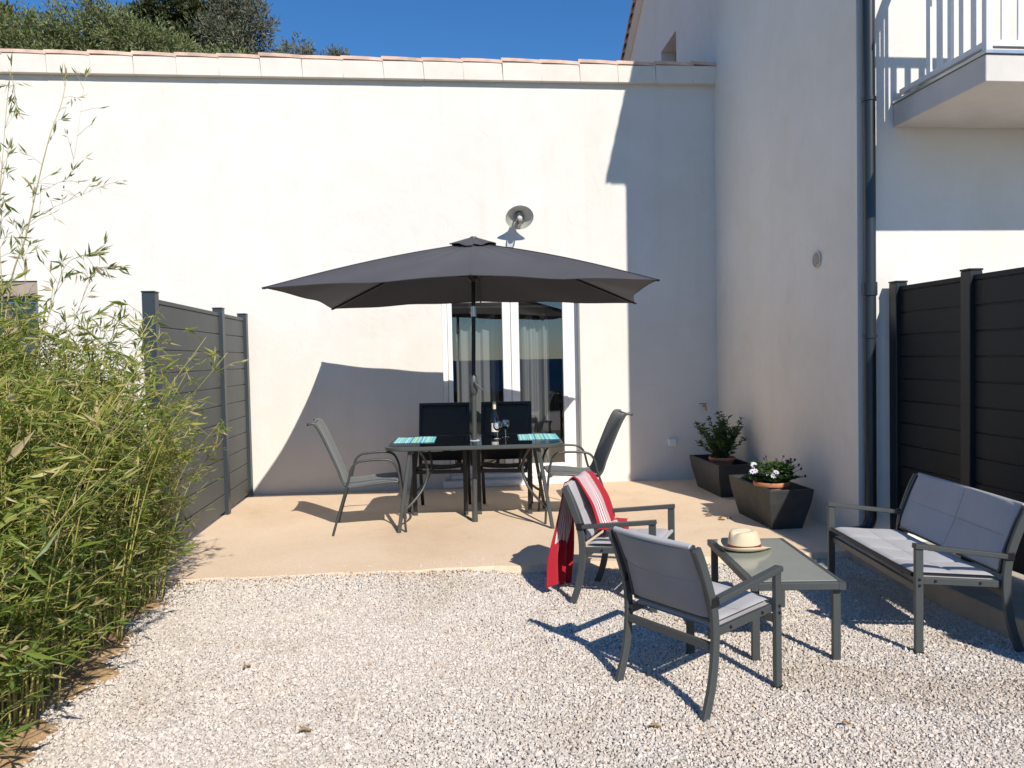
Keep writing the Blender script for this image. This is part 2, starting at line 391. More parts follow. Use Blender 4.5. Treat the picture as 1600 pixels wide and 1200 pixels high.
def npmesh(name, V, F, rnd=None, smooth=False, k=4):
    """fast mesh from arrays; F is (n,k)"""
    me = bpy.data.meshes.new(name); V = np.asarray(V, np.float32); F = np.asarray(F, np.int32)
    me.vertices.add(len(V)); me.vertices.foreach_set('co', V.ravel())
    me.loops.add(F.size); me.loops.foreach_set('vertex_index', F.ravel())
    me.polygons.add(len(F)); me.polygons.foreach_set('loop_start', np.arange(0, F.size, F.shape[1], dtype=np.int32))
    me.polygons.foreach_set('loop_total', np.full(len(F), F.shape[1], np.int32))
    if rnd is not None:
        at = me.attributes.new('rnd', 'FLOAT', 'FACE'); at.data.foreach_set('value', np.asarray(rnd, np.float32))
    me.update(calc_edges=True)
    me.polygons.foreach_set('use_smooth', np.full(len(F), bool(smooth)))
    return me
def leaf_mesh(name, pos, dirs, L, W, rnd, droop=.15):
    """folded lance-shaped leaves: 6 verts, 4 triangles as 2 quads each"""
    pos = np.asarray(pos, float); n = len(pos); d = np.asarray(dirs, float); d /= np.linalg.norm(d, axis=1)[:, None]
    rv = RNG.normal(size=(n, 3)); s = np.cross(d, rv); s /= np.linalg.norm(s, axis=1)[:, None]; nn = np.cross(s, d)
    L = np.asarray(L)[:, None]; W = np.asarray(W)[:, None]
    V = np.stack([pos, pos+d*L*.38+s*W*.5+nn*W*.16, pos+d*L*.38-nn*W*.05, pos+d*L*.38-s*W*.5+nn*W*.16,
                  pos+d*L-nn*L*droop*.4, pos+d*L*.75-nn*L*droop*.1], 1).reshape(-1, 3)
    b = (np.arange(n)*6)[:, None]
    F = np.concatenate([b+np.array([[0, 1, 5, 2]]), b+np.array([[0, 2, 5, 3]]), b+np.array([[1, 4, 5, 5]])[:, :4], ], 0)
    F = np.concatenate([b+np.array([[0, 1, 4, 2]]), b+np.array([[0, 2, 4, 3]])], 0)
    return npmesh(name, V, F, np.concatenate([rnd, rnd]))

# ------------------------------------------------------------------ setting: terrain, sea, ground
def terrain_z(x, y):
    z = -0.03
    if y > 9: z += min(6.0, (y-9)*.40) if y < 24 else 6+ (y-24)*.12
    if y < -4: z -= (-4-y)*.16 + .25
    return z
xs = [-900,-400,-200,-100,-60,-40,-25,-15,-10,-6,-3,0,3,6,10,15,25,40,60,100,200,400,900]
ys = [-260,-200,-120,-70,-40,-25,-15,-10,-7,-5,-4,-3,0,3,6,9,11,13,16,20,24,30,45,80,150,300]
g = MB(); V = [(x, y, terrain_z(x, y)+(random.uniform(-.6, .6) if abs(y) > 40 else 0)) for x in xs for y in ys]; ny = len(ys)
g.add(V, [(i*ny+j, (i+1)*ny+j, (i+1)*ny+j+1, i*ny+j+1) for i in range(len(xs)-1) for j in range(ny-1)])
tag(mk('ground', g, 'terrain', smooth='all'), kind='structure')
g = MB(); g.add([(-9000,-12000,-38),(9000,-12000,-38),(9000,-150,-38),(-9000,-150,-38)], [(0,1,2,3)])
tag(mk('sea', g, 'sea'), 'blue sea far below the terrace', kind='structure')

YW = 8.6      # front face of the low house wall
# patio slab with uneven front lip
g = MB()
def patio_pt(u, v):
    x = -3.4+u*(6.75); y = 5.29-.025*x+(v*(YW-5.29+.025*x))
    if v == 0: y += .012*math.sin(x*7)+.01*math.sin(x*17+1)
    return (x, y, .06)
NU, NV = 80, 2
g.grid(patio_pt, NU, NV)
front = [patio_pt(i/NU, 0) for i in range(NU+1)]
g.add(front+[(x, y-.012, -.04) for x, y, z in front], [(i, NU+1+i, NU+2+i, i+1) for i in range(NU)])
tag(mk('patio', g, 'patio'), 'sand coloured concrete patio in front of the white wall', kind='structure')
# concrete ledge under the dark fence
g = MB(); g.box(2.94, 3.62, 1.2, 5.14, -.05, .125, .008)
tag(mk('kerb', g, 'ledge'), 'low concrete kerb along the dark fence', kind='structure')
# sandy soil bed below the bamboo (irregular edge)
g = MB(); NS = 60
def bed_edge(y): return -1.55-.085*(y-3.0)+.06*math.sin(y*5.1)+.05*math.sin(y*11.7+1)+.03*math.sin(y*23)
E1 = [(bed_edge(1.2+4.05*i/NS), 1.2+4.05*i/NS) for i in range(NS+1)]
V = [(x, y, .003) for x, y in E1]+[(x-.12, y, .025) for x, y in E1]+[(-4.2, y, .03) for x, y in E1]
n1 = NS+1
g.add(V, [(i, i+1, n1+i+1, n1+i) for i in range(NS)]+[(n1+i, n1+i+1, 2*n1+i+1, 2*n1+i) for i in range(NS)])
tag(mk('soil_bed', g, 'soil'), 'sandy soil bed under the bamboo', kind='structure')
g = MB(); g.add([(-8,-3.6,-.004),(9,-3.6,-.004),(9,5.495,-.004),(-8,5.495,-.004)], [(0,1,2,3)])
tag(mk('gravel_bed', g, 'gravelbed'), kind='structure')

# gravel stones (stuff)
def gravel():
    sp = .0106
    gx, gy = np.meshgrid(np.arange(-2.0, 2.945, sp), np.arange(2.0, 5.42, sp)); P = np.stack([gx.ravel(), gy.ravel()], 1)
    P += RNG.uniform(-.6, .6, P.shape)*sp
    edge = -1.55-.085*(P[:, 1]-3.0)+.06*np.sin(P[:, 1]*5.1)+.05*np.sin(P[:, 1]*11.7+1)+.03*np.sin(P[:, 1]*23)
    d = P[:, 0]-edge
    pk = np.clip(.62+d*4.5, 0.18, 1.0)
    pk = np.where(d < -.25, .15, pk)
    pf = 5.285-.025*P[:, 0]
    keep = (RNG.random(len(P)) < pk) & (P[:, 1] < pf+.004)
    # a little sand shows along the patio lip
    keep &= ~((P[:, 1] > pf-.06) & (RNG.random(len(P)) < .35))
    P = P[keep]
    kx = RNG.uniform(-1.6, 2.8, 120); ky = 5.30-.025*kx+RNG.exponential(.09, 120); KZ = np.concatenate([np.zeros(len(P)), np.full(120, .062)])
    P = np.concatenate([P, np.stack([kx, ky], 1)]); n = len(P)
    cube = np.array([[-1,-1,-1],[1,-1,-1],[1,1,-1],[-1,1,-1],[-1,-1,1],[1,-1,1],[1,1,1],[-1,1,1]], float)
    s = RNG.lognormal(0, .26, n)*.0053
    sc_ = np.stack([RNG.uniform(.8, 1.25, n), RNG.uniform(.65, 1.0, n), RNG.uniform(.45, .8, n)], 1)*s[:, None]
    V = cube[None]*(1+RNG.uniform(-.36, .12, (n, 8, 3)))*sc_[:, None, :]
    q = RNG.normal(size=(n, 4))*np.array([1.3, .45, .45, 1.3]); q /= np.linalg.norm(q, axis=1)[:, None]
    w_, x_, y_, z_ = q.T
    Rm = np.stack([1-2*(y_*y_+z_*z_), 2*(x_*y_-z_*w_), 2*(x_*z_+y_*w_), 2*(x_*y_+z_*w_), 1-2*(x_*x_+z_*z_), 2*(y_*z_-x_*w_), 2*(x_*z_-y_*w_), 2*(y_*z_+x_*w_), 1-2*(x_*x_+y_*y_)], 1).reshape(n, 3, 3)
    V = np.einsum('nij,nkj->nki', Rm, V)
    kick = KZ > 0; V[kick] *= .75; V[kick, :, 2] += .064
    V[:, :, 2] += np.where(kick, 0, RNG.uniform(.0, .006, n) + .006*np.sin(P[:, 0]*2.1+P[:, 1]*1.3)*np.sin(P[:, 1]*1.9) + .05*np.exp(-(5.285-.025*P[:, 0]-P[:, 1])/.16)*np.clip((.7-P[:, 0])/.5, .15, 1))[:, None]
    V[:, :, :2] += P[:, None, :]
    fc = np.array([[0,3,2,1],[4,5,6,7],[0,1,5,4],[1,2,6,5],[2,3,7,6],[3,0,4,7]])
    F = (np.arange(n)*8)[:, None, None]+fc[None]
    r = RNG.beta(2.2, 2.2, n); r = np.where(RNG.random(n) < .004, 1.0, r*.93)
    return npmesh('gravel', V.reshape(-1, 3), F.reshape(-1, 4), np.repeat(r, 6))
tag(link('gravel', gravel(), 'gravel'), 'pale crushed stone gravel', 'gravel', kind='stuff')

# ------------------------------------------------------------------ low house
house = thing('low_house', 'low cream plastered house wall with tiled verge and white glazed double door', 'house', (0, 9.0, 0))
def H(name, mb, mat, parent=None, smooth=False):       # world coordinates -> child of house
    for i, v in enumerate(mb.v): mb.v[i] = (v[0], v[1]-9.0, v[2])
    return mk(name, mb, mat, parent or house, smooth)
DX0, DX1, DZ0, DZ1 = .135, 1.69, .13, 2.27    # door opening
WX0, WX1, WZ0, WZ1 = -5.3, -4.1, 1.05, 2.42   # window opening
XR = 3.33; XL = -9.0; ZT = 4.56; YB = YW+.32
g = MB()
def wallpiece(x0, x1, z0, z1): g.box(x0, x1, YW, YB, z0, z1)
# one continuous front face around the openings
xsb = [XL, WX0, WX1, DX0, DX1, XR]; zsb = [-.3, DZ0, WZ0, DZ1, WZ1, ZT]
def is_open(i, j):
    xc = (xsb[i]+xsb[i+1])/2; zc = (zsb[j]+zsb[j+1])/2
    return (DX0 < xc < DX1 and DZ0 < zc < DZ1) or (WX0 < xc < WX1 and WZ0 < zc < WZ1)
g.v = [(x, YW, z) for x in xsb for z in zsb]; nz = len(zsb)
g.f = [(i*nz+j, (i+1)*nz+j, (i+1)*nz+j+1, i*nz+j+1) for i in range(5) for j in range(5) if not is_open(i, j)]
for (x0, x1, z0, z1) in ((DX0, DX1, DZ0, DZ1), (WX0, WX1, WZ0, WZ1)):   # reveals
    V = [(x0,YW,z0),(x1,YW,z0),(x1,YW,z1),(x0,YW,z1),(x0,YB,z0),(x1,YB,z0),(x1,YB,z1),(x0,YB,z1)]
    g.add(V, [(0,4,5,1),(1,5,6,2),(2,6,7,3),(3,7,4,0)])
g.add([(XL,YB,ZT),(XR,YB,ZT),(XR,YW,ZT),(XL,YW,ZT)], [(0,1,2,3)])
H('wall', g, 'plaster')
# body of the house behind
g = MB(); g.add([(XL,YW+.33,-.3),(XL,15,-.3),(XL,15,3.6),(XL,YW+.33,ZT)], [(0,1,2,3)]); g.add([(XL,15,-.3),(XR,15,-.3),(XR,15,3.6),(XL,15,3.6)], [(0,1,2,3)])
g.add([(XL,YW+.02,ZT+.02),(XR,YW+.02,ZT+.02),(XR,15.2,3.65),(XL,15.2,3.65)], [(0,1,2,3)])
H('rear_shell', g, 'tile')
# room behind the door
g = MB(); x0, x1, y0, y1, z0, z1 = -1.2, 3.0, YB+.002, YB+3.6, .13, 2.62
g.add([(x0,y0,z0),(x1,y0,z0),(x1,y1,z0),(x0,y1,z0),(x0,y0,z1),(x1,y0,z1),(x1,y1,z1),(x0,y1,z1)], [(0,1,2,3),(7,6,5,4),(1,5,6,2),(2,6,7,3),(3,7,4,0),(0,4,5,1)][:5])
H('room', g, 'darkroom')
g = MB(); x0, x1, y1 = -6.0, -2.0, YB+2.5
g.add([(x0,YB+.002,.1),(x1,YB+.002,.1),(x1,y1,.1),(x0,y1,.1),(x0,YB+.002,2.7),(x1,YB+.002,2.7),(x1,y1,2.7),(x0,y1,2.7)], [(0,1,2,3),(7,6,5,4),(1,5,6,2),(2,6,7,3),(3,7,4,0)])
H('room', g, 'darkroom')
# verge: under-shadow moulding, rendered fascia pieces, terracotta tile edges
sp = .432; x = 3.265-sp*.9; k = 0; xk = XR-.004
edges = [XR-.004]
xx = 3.03
while xx > -6.6: edges.append(xx); xx -= sp
for i in range(len(edges)-1):
    a, b = edges[i+1], edges[i]; jz = random.uniform(-.006, .008); jy = random.uniform(-.006, .006); sl = random.uniform(.006, .016)
    g = MB(); y0 = YW-.075+jy*.4; z0, z1 = ZT+.001, ZT+.185+jz
    c = .0016
    g.add([(a+c,y0,z0),(b-c,y0,z0),(b-c-sl,y0-.006,z1),(a+c-sl,y0-.006,z1),(a+c,y0+.2,z0),(b-c,y0+.2,z0),(b-c-sl,y0+.2,z1),(a+c-sl,y0+.2,z1)],
          [(0,3,2,1)[::-1],(4,5,6,7)[::-1],(0,1,5,4)[::-1],(1,2,6,5)[::-1],(2,3,7,6)[::-1],(3,0,4,7)[::-1]])
    H('verge_block', g, 'cap')
    g = MB(); t = .03; lift = random.uniform(.008, .02); n = 6; prof = []
    V = []; F = []
    for q in range(n+1):
        u = q/n; X = (a-.012-sl)+(b-a+.02)*u; zc = z1+.003+lift*(1-u)+.004*math.sin(math.pi*u)
        V += [(X, y0-.014, zc-.004), (X, y0-.014, zc+t), (X, YW+.25, zc+t-.02), (X, YW+.25, zc-.02)]
    for q in range(n): F += [(q*4+c, q*4+(c+1) % 4, (q+1)*4+(c+1) % 4, (q+1)*4+c) for c in range(4)]
    F += [(0,3,2,1), (n*4, n*4+1, n*4+2, n*4+3)]
    g.add(V, F); H('roof_tile', g, 'tile', smooth=True)

# french door
YD = YW+.15
door = bpy.data.objects.new('french_door', None); COL.objects.link(door); door.parent = house; door['label'] = 'white glazed double door with reflections of the sea'
fx0, fx1, fz0, fz1 = DX0+.003, DX1-.07, DZ0+.002, DZ1-.003
fr = MB()
fr.box(fx0, fx0+.055, YD-.03, YD+.04, fz0, fz1, .004); fr.box(fx1-.055, fx1, YD-.03, YD+.04, fz0, fz1, .004)
fr.box(fx0+.056, fx1-.056, YD-.03, YD+.04, fz1-.055, fz1, .004); fr.box(fx0+.056, fx1-.056, YD-.05, YD+.04, fz0, fz0+.05, .004)
H('frame', fr, 'white', door)
jm = MB(); jm.box(fx1+.001, DX1-.002, YD-.02, YD+.05, fz0, fz1); H('jamb', jm, 'white', door)
mid = .912
for (a, b) in ((fx0+.058, mid-.003), (mid+.003, fx1-.058)):
    l = MB(); s0 = .052 if a < .5 else .092; s1 = .092 if a < .5 else .052
    z0, z1 = fz0+.053, fz1-.058
    l.box(a, a+s0, YD-.045, YD+.015, z0, z1, .006); l.box(b-s1, b, YD-.045, YD+.015, z0, z1, .006)
    l.box(a+s0, b-s1, YD-.045, YD+.015, z0, z0+.10, .006); l.box(a+s0, b-s1, YD-.045, YD+.015, z1-.075, z1, .006)
    H('door_leaf', l, 'white', door)
    p = MB(); p.add([(a+s0-.004,YD-.02,z0+.096),(b-s1+.004,YD-.02,z0+.096),(b-s1+.004,YD-.02,z1-.07),(a+s0-.004,YD-.02,z1-.07)], [(0,1,2,3)])
    H('pane', p, 'pane', door)
g = MB(); g.box(DX0-.03, DX1+.03, YW-.06, YW+.10, .062, .128, .006); H('threshold', g, 'white', door)
# left window behind the bamboo
win = bpy.data.objects.new('window', None); COL.objects.link(win); win.parent = house; win['label'] = 'blue grey window behind the bamboo tops'
YN = YW+.12
g = MB(); g.box(WX0+.002, WX1-.002, YW+.02, YW+.2, WZ1-.16, WZ1-.002, .004); H('shutter_box', g, 'lintel', win)
g = MB(); z1 = WZ1-.162
for (a, b, c, d) in ((WX0+.003, WX0+.07, WZ0, z1), (WX1-.07, WX1-.003, WZ0, z1), (WX0+.071, WX1-.071, WZ0, WZ0+.07), (WX0+.071, WX1-.071, z1-.07, z1), (-4.73, -4.65, WZ0+.071, z1-.071)): g.box(a, b, YN-.03, YN+.03, c, d, .004)
H('frame', g, 'bluegrey', win)
for (a, b) in ((WX0+.072, -4.731), (-4.649, WX1-.072)):
    g = MB(); g.add([(a,YN,WZ0+.07),(b,YN,WZ0+.07),(b,YN,z1-.07),(a,YN,z1-.07)], [(0,1,2,3)]); H('pane', g, 'pane', win)
g = MB(); g.box(WX0-.04, WX1+.04, YW-.04, YW+.1, WZ0-.05, WZ0-.002, .005); H('sill', g, 'cap', win)

# curtains inside
for nm, (a, b, lab, d0) in enumerate(((.30, .80, 'sheer white curtain behind the left glazed door leaf', 0), (.98, 1.40, 'sheer white curtain behind the right glazed door leaf', 1))):
    c = thing('curtain', lab, 'curtain', ((a+b)/2, YD+.33, .16), 0, 'curtains behind the glazed door')
    wd = b-a
    def cf(u, v, wd=wd, d0=d0): return (-wd/2+wd*u, .030*math.sin(u*27+d0*2+1.3*math.sin(u*6))+.022*math.sin(u*11+v*.8)+.010*math.sin(u*47+d0), .01+v*(1.80+.06*math.cos(u*29*.5)))
    mk('cloth', MB().grid(cf, 70, 8), 'curtain', c, 'all')
    mk('heading', MB().tube([(-wd/2-.05, 0, 1.95), (wd/2+.05, 0, 1.95)], .012), 'white', c, True)
g = MB()

# ------------------------------------------------------------------ tall house on the right
tall = thing('tall_house', 'tall plastered house with gable roof, balcony and shaded side wall', 'house', (6.5, 10, 0))
def T(name, mb, mat, parent=None, smooth=False):
    if name in ('side_wall', 'roof', 'roof_tile', 'frame', 'pane'):      # the side wall is not quite square to the low house
        mb.v = [(v[0]-.04+.029*(v[1]-5.5) if v[0] < 4 else v[0], v[1], v[2]) for v in mb.v]
    for i, v in enumerate(mb.v): mb.v[i] = (v[0]-6.5, v[1]-10.0, v[2])
    return mk(name, mb, mat, parent or tall, smooth)
TX = 3.25; TY0 = 5.5; TY1 = 12.95; TXR = 10.0; EZ = 6.22; MR = .6; YR = (TY0+TY1)/2; RZ = EZ+(YR-TY0)*MR
# slit window in the side wall
SY0, SY1, SZ0, SZ1 = 10.05, 10.78, 4.9, 5.80
g = MB()
ysb = [TY0, YR, SY0, SY1, TY1]
def topz(y): return EZ+(min(y, TY1+TY0-y)-TY0)*MR
cols_ = []
for i in range(4):
    a, b = ysb[i], ysb[i+1]
    if i == 2:
        g.add([(TX,a,-.3),(TX,b,-.3),(TX,b,SZ0),(TX,a,SZ0)], [(0,3,2,1)]); g.add([(TX,a,SZ1),(TX,b,SZ1),(TX,b,topz(b)),(TX,a,topz(a))], [(0,3,2,1)])
    else: g.add([(TX,a,-.3),(TX,b,-.3),(TX,b,topz(b)),(TX,a,topz(a))], [(0,3,2,1)])
dp = .3
g.add([(TX,SY0,SZ0),(TX,SY1,SZ0),(TX,SY1,SZ1),(TX,SY0,SZ1),(TX+dp,SY0,SZ0),(TX+dp,SY1,SZ0),(TX+dp,SY1,SZ1),(TX+dp,SY0,SZ1)], [(0,1,5,4),(1,2,6,5),(2,3,7,6),(3,0,4,7)])
T('side_wall', g, 'plaster2')
wn = bpy.data.objects.new('window', None); COL.objects.link(wn); wn.parent = tall; wn['label'] = 'small dark window high in the shaded side wall'
g = MB(); xw = TX+.2
for (a, b, c, d) in ((SY0+.003, SY0+.06, SZ0+.003, SZ1-.003), (SY1-.06, SY1-.003, SZ0+.003, SZ1-.003), (SY0+.061, SY1-.061, SZ1-.06, SZ1-.003), (SY0+.061, SY1-.061, SZ0+.003, SZ0+.06)): g.box(xw, xw+.05, a, b, c, d, .004)
T('frame', g, 'lintel', wn)
g = MB(); g.add([(xw+.02,SY0+.05,SZ0+.05),(xw+.02,SY1-.05,SZ0+.05),(xw+.02,SY1-.05,SZ1-.05),(xw+.02,SY0+.05,SZ1-.05)], [(0,1,2,3)]); T('pane', g, 'blackglass', wn)
# front facade with balcony door opening out of frame
g = MB(); g.add([(TX-.04,TY0,-.3),(TXR,TY0,-.3),(TXR,TY0,EZ),(TX-.04,TY0,EZ)], [(0,1,2,3)])
g.add([(TXR,TY0,-.3),(TXR,TY1,-.3),(TXR,TY1,EZ),(TXR,YR,RZ),(TXR,TY0,EZ)], [(0,1,2,3,4)]); g.add([(TXR,TY1,-.3),(TX,TY1,-.3),(TX,TY1,EZ),(TXR,TY1,EZ)], [(0,1,2,3)])
T('front_wall', g, 'plaster')
for (o_, z0_, z1_) in ((.07, EZ-.26, EZ-.145), (.14, EZ-.144, EZ-.03)):
    T('cornice', MB().box(TX-o_*.5, TXR, TY0-o_, TY0-.001, z0_, z1_), 'plaster2')
g = MB(); ov = .10
for sgn in (0, 1):
    ya = TY0-.22 if sgn == 0 else TY1+.22
    za = EZ-.22*MR
    P = [(TX-ov,ya,za+.01),(TXR+ov,ya,za+.01),(TXR+ov,YR,RZ+.01),(TX-ov,YR,RZ+.01)]; Q = [(x, y, z+.10) for x, y, z in P]
    g.add(P+Q, [(0,3,2,1),(4,5,6,7),(0,1,5,4),(1,2,6,5),(2,3,7,6),(3,0,4,7)])
roof = T('roof', g, 'plaster2')
# verge tiles along the side wall (serrated edge)
n = 26
for sgn in (0, 1):
    for i in range(n):
        t0, t1 = i/n, (i+1)/n+.008
        ya = TY0-.25 if sgn == 0 else TY1+.25; za = EZ-.25*MR
        y0_, y1_ = ya+(YR-ya)*t0, ya+(YR-ya)*t1; z0_, z1_ = za+(RZ-za)*t0+.125, za+(RZ-za)*t1+.095
        g = MB(); a, b = TX-ov-.05, TX-ov+.18
        pr = [(a, -.07), (a+.01, .03), ((a+b)/2, .065), (b, .03), (b, -.0)]
        V = [(x, y0_, z0_+dz) for x, dz in pr]+[(x, y1_, z1_+dz) for x, dz in pr]
        g.add(V, [(k, k+1, k+6, k+5) for k in range(4)]+[(0,1,2,3,4),(9,8,7,6,5)])
        T('roof_tile', g, 'tile', roof, True)

# balcony
bal = bpy.data.objects.new('balcony', None); COL.objects.link(bal); bal.parent = tall; bal['label'] = 'balcony slab with white flat bar railing'
BX0, BX1, BY0, BZ0, BZ1 = 3.50, 7.2, 4.53, 3.175, 3.345
T('slab', MB().box(BX0, BX1, BY0, TY0-.002, BZ0, BZ1, .004), 'cement', bal)
T('drip_edge', MB().box(BX0-.012, BX1+.012, BY0-.014, TY0-.003, BZ1+.001, BZ1+.022, .002), 'silver', bal)
RX, RY = BX0+.055, BY0+.06; RZ0, RZ1 = BZ1+.085, BZ1+1.02
T('rail', MB().box(RX-.02, RX+.02, RY+.021, TY0-.02, RZ0-.02, RZ0+.02, .003), 'white', bal)
T('rail', MB().box(RX-.02, BX1-.05, RY-.02, RY+.02, RZ0-.02, RZ0+.02, .003), 'white', bal)
T('handrail', MB().box(RX-.03, RX+.03, RY+.031, TY0-.02, RZ1, RZ1+.04, .004), 'white', bal)
T('handrail', MB().box(RX-.03, BX1-.05, RY-.03, RY+.03, RZ1, RZ1+.04, .004), 'white', bal)
y = RY; k = 0
T('post', MB().box(RX-.022, RX+.022, RY-.022, RY+.022, BZ1+.023, RZ1-.001, .003), 'white', bal)
y = RY+.118
while y < TY0-.25:
    T('baluster', MB().box(RX-.008, RX+.008, y-.024, y+.024, RZ0+.021, RZ1-.001, .002), 'white', bal); y += .113
xb = RX+.118
while xb < BX1-.1:
    T('baluster', MB().box(xb-.024, xb+.024, RY-.008, RY+.008, RZ0+.021, RZ1-.001, .002), 'white', bal); xb += .113

# rain pipe on the corner
pipe = thing('rain_pipe', 'dark blue grey rain pipe on the corner of the tall house', 'pipe', (3.272, TY0-.062, .06))
pp = fillet([(0, 0, 5.5), (0, 0, .17), (-.05, -.02, .09), (-.19, -.03, .085)], .09, 6)
mk('pipe', MB().tube(pp, .043, 18), 'pipe', pipe, True)
for z in (1.55, 3.3, 4.9):
    b = MB(); b.lathe([(.0445, -.015), (.05, -.013), (.05, .013), (.0445, .015)], 18, (0, 0, z)); b.box(-.01, .01, .04, .062, z-.01, z+.01); mk('clamp', b, 'pipe', pipe, True)
mk('socket', MB().lathe([(.0435, -.05), (.052, -.045), (.052, .05), (.0435, .055)], 18, (0, 0, 1.9)), 'pipe', pipe, True)

# ------------------------------------------------------------------ privacy screens
def screen(name, label, x, posts, zb, zt, post_h, face, bmat, nb, px=.0):
    t = thing(name, label, 'fence', (x, sum(posts)/len(posts), zb))
    yc = sum(posts)/len(posts)
    for y in posts:
        g = MB(); g.box(-.045, .045, y-yc-.045, y-yc+.045, 0, post_h, .004)
        pm = 'anth' if bmat == 'board' else 'anth_dark'; p = mk('post', g, pm, t)
        c = MB(); c.box(-.049, .049, y-yc-.049, y-yc+.049, post_h+.001, post_h+.014, .004); mk('post_cap', c, pm, p)
    for a, b in zip(posts[:-1], posts[1:]):
        lo, hi = sorted((a-yc, b-yc)); lo += .046; hi -= .046
        z = .03; H_ = zt-zb-.035-.03; bh = H_/nb
        for i in range(nb):
            g = MB(); g.box(-.014, .014, lo, hi, z+.004, z+bh-.004, .003); mk('board', g, bmat, t); z += bh
        g = MB(); g.box(-.004, .004, lo, hi, .03, zt-zb-.035); mk('core', g, 'black', t)
        g = MB(); g.box(-.018, .018, lo, hi, z+.001, z+.034, .003); mk('top_rail', g, bmat, t)
    return t
screen('privacy_screen', 'grey board privacy screen beside the bamboo, standing out from the white wall', -2.0, [8.53, 7.59, 5.80], .06, 1.99, 1.965, 1, 'board', 11)
screen('privacy_screen', 'nearly black board fence behind the grey garden bench', 3.47, [5.40, 4.62, 2.85, 1.2], .126, 1.975, 1.875, -1, 'board_dark', 11)

# ------------------------------------------------------------------ wall fittings
lamp = thing('wall_lamp', 'grey enamel barn lamp with clear bulb above the parasol on the white wall', 'lamp', (1.0, YW, 2.93))
dax = Vector((0, -math.sin(R(46)), -math.cos(R(46))))
ap = Vector((0, -.17, .16))
M4 = Matrix.Translation(ap) @ dax.to_track_quat('Z', 'X').to_matrix().to_4x4()
sh = MB(); sh.lathe([(.02, -.055), (.032, -.045), (.036, .0), (.05, .03), (.09, .055), (.150, .085), (.154, .09), (.149, .089), (.088, .061), (.048, .036), (.033, .004), (.0, .0)], 40, M4=M4); mk('lamp_shade', sh, 'enamel', lamp, True)
sk = MB(); sk.lathe([(.0, .004), (.03, .004), (.03, .045), (.024, .05), (0, .05)], 24, M4=M4); mk('lamp_holder', sk, 'enamel', lamp, True)
bl = MB(); bl.lathe([(.0, .05), (.013, .052), (.014, .07), (.028, .095), (.031, .112), (.024, .132), (.0, .14)], 20, M4=M4); mk('bulb', bl, 'bulb', lamp, True)
jr = MB(); jr.lathe([(.047, .046), (.05, .06), (.05, .15), (.042, .17), (.0, .176)], 24, M4=M4); mk('glass_jar', jr, 'wineglass', lamp, True)
ar = MB(); p0 = ap-dax*.05; ar.tube(arc([p0, p0-dax*.05+Vector((0, .01, 0)), (0, -.05, .235), (0, -.008, .22)], 6), .011, 10); mk('arm', ar, 'enamel', lamp, True)
bk = MB(); bk.lathe([(0, -.012), (.045, -.012), (.05, -.004), (.05, .0)], 24, M4=Matrix.Translation((0, -.001, .22)) @ Matrix.Rotation(R(-90), 4, 'X')); mk('wall_plate', bk, 'enamel', lamp, True)

tap = thing('garden_tap', 'small brass garden tap with red lever on shaded wall', 'tap', (3.13, YW, .90))
mk('spout', MB().tube(fillet([(0, -.001, 0), (0, -.07, 0), (0, -.085, -.05)], .03), .010), 'brass', tap, True)
mk('lever', MB().box(-.075, .012, -.056, -.044, .026, .034, .002), 'red', tap); mk('valve', MB().tube([(0, -.05, -.012), (0, -.05, .025)], .013), 'brass', tap, True)
so_ = thing('wall_socket', 'small white outdoor socket box low on shaded wall', 'socket', (2.74, YW, .49))
mk('box', MB().box(-.045, .045, -.04, -.001, -.045, .045, .006), 'white', so_); mk('lid', MB().box(-.04, .04, -.05, -.041, -.02, .04, .004), 'white', so_)
vn = thing('wall_vent', 'round beige vent grille on shaded side wall', 'vent', (3.226, 6.13, 2.27))
vn.scale = (1, .77, .77)
MV = Matrix.Rotation(R(-90), 4, 'Y')
mk('ring', MB().lathe([(.085, .001), (.092, .012), (.08, .016), (.070, .012), (.069, .004)], 32, M4=MV), 'vent', vn, True); mk('back_plate', MB().lathe([(.0695, .003), (0, .003)], 32, M4=MV), 'lintel', vn)
for i in range(7):
    z = -.054+i*.018; hw = math.sqrt(max(0, .066**2-z*z))
    mk('slat', MB().box(-.013, -.004, -hw, hw, z-.0045, z+.0045, .001), 'vent', vn)

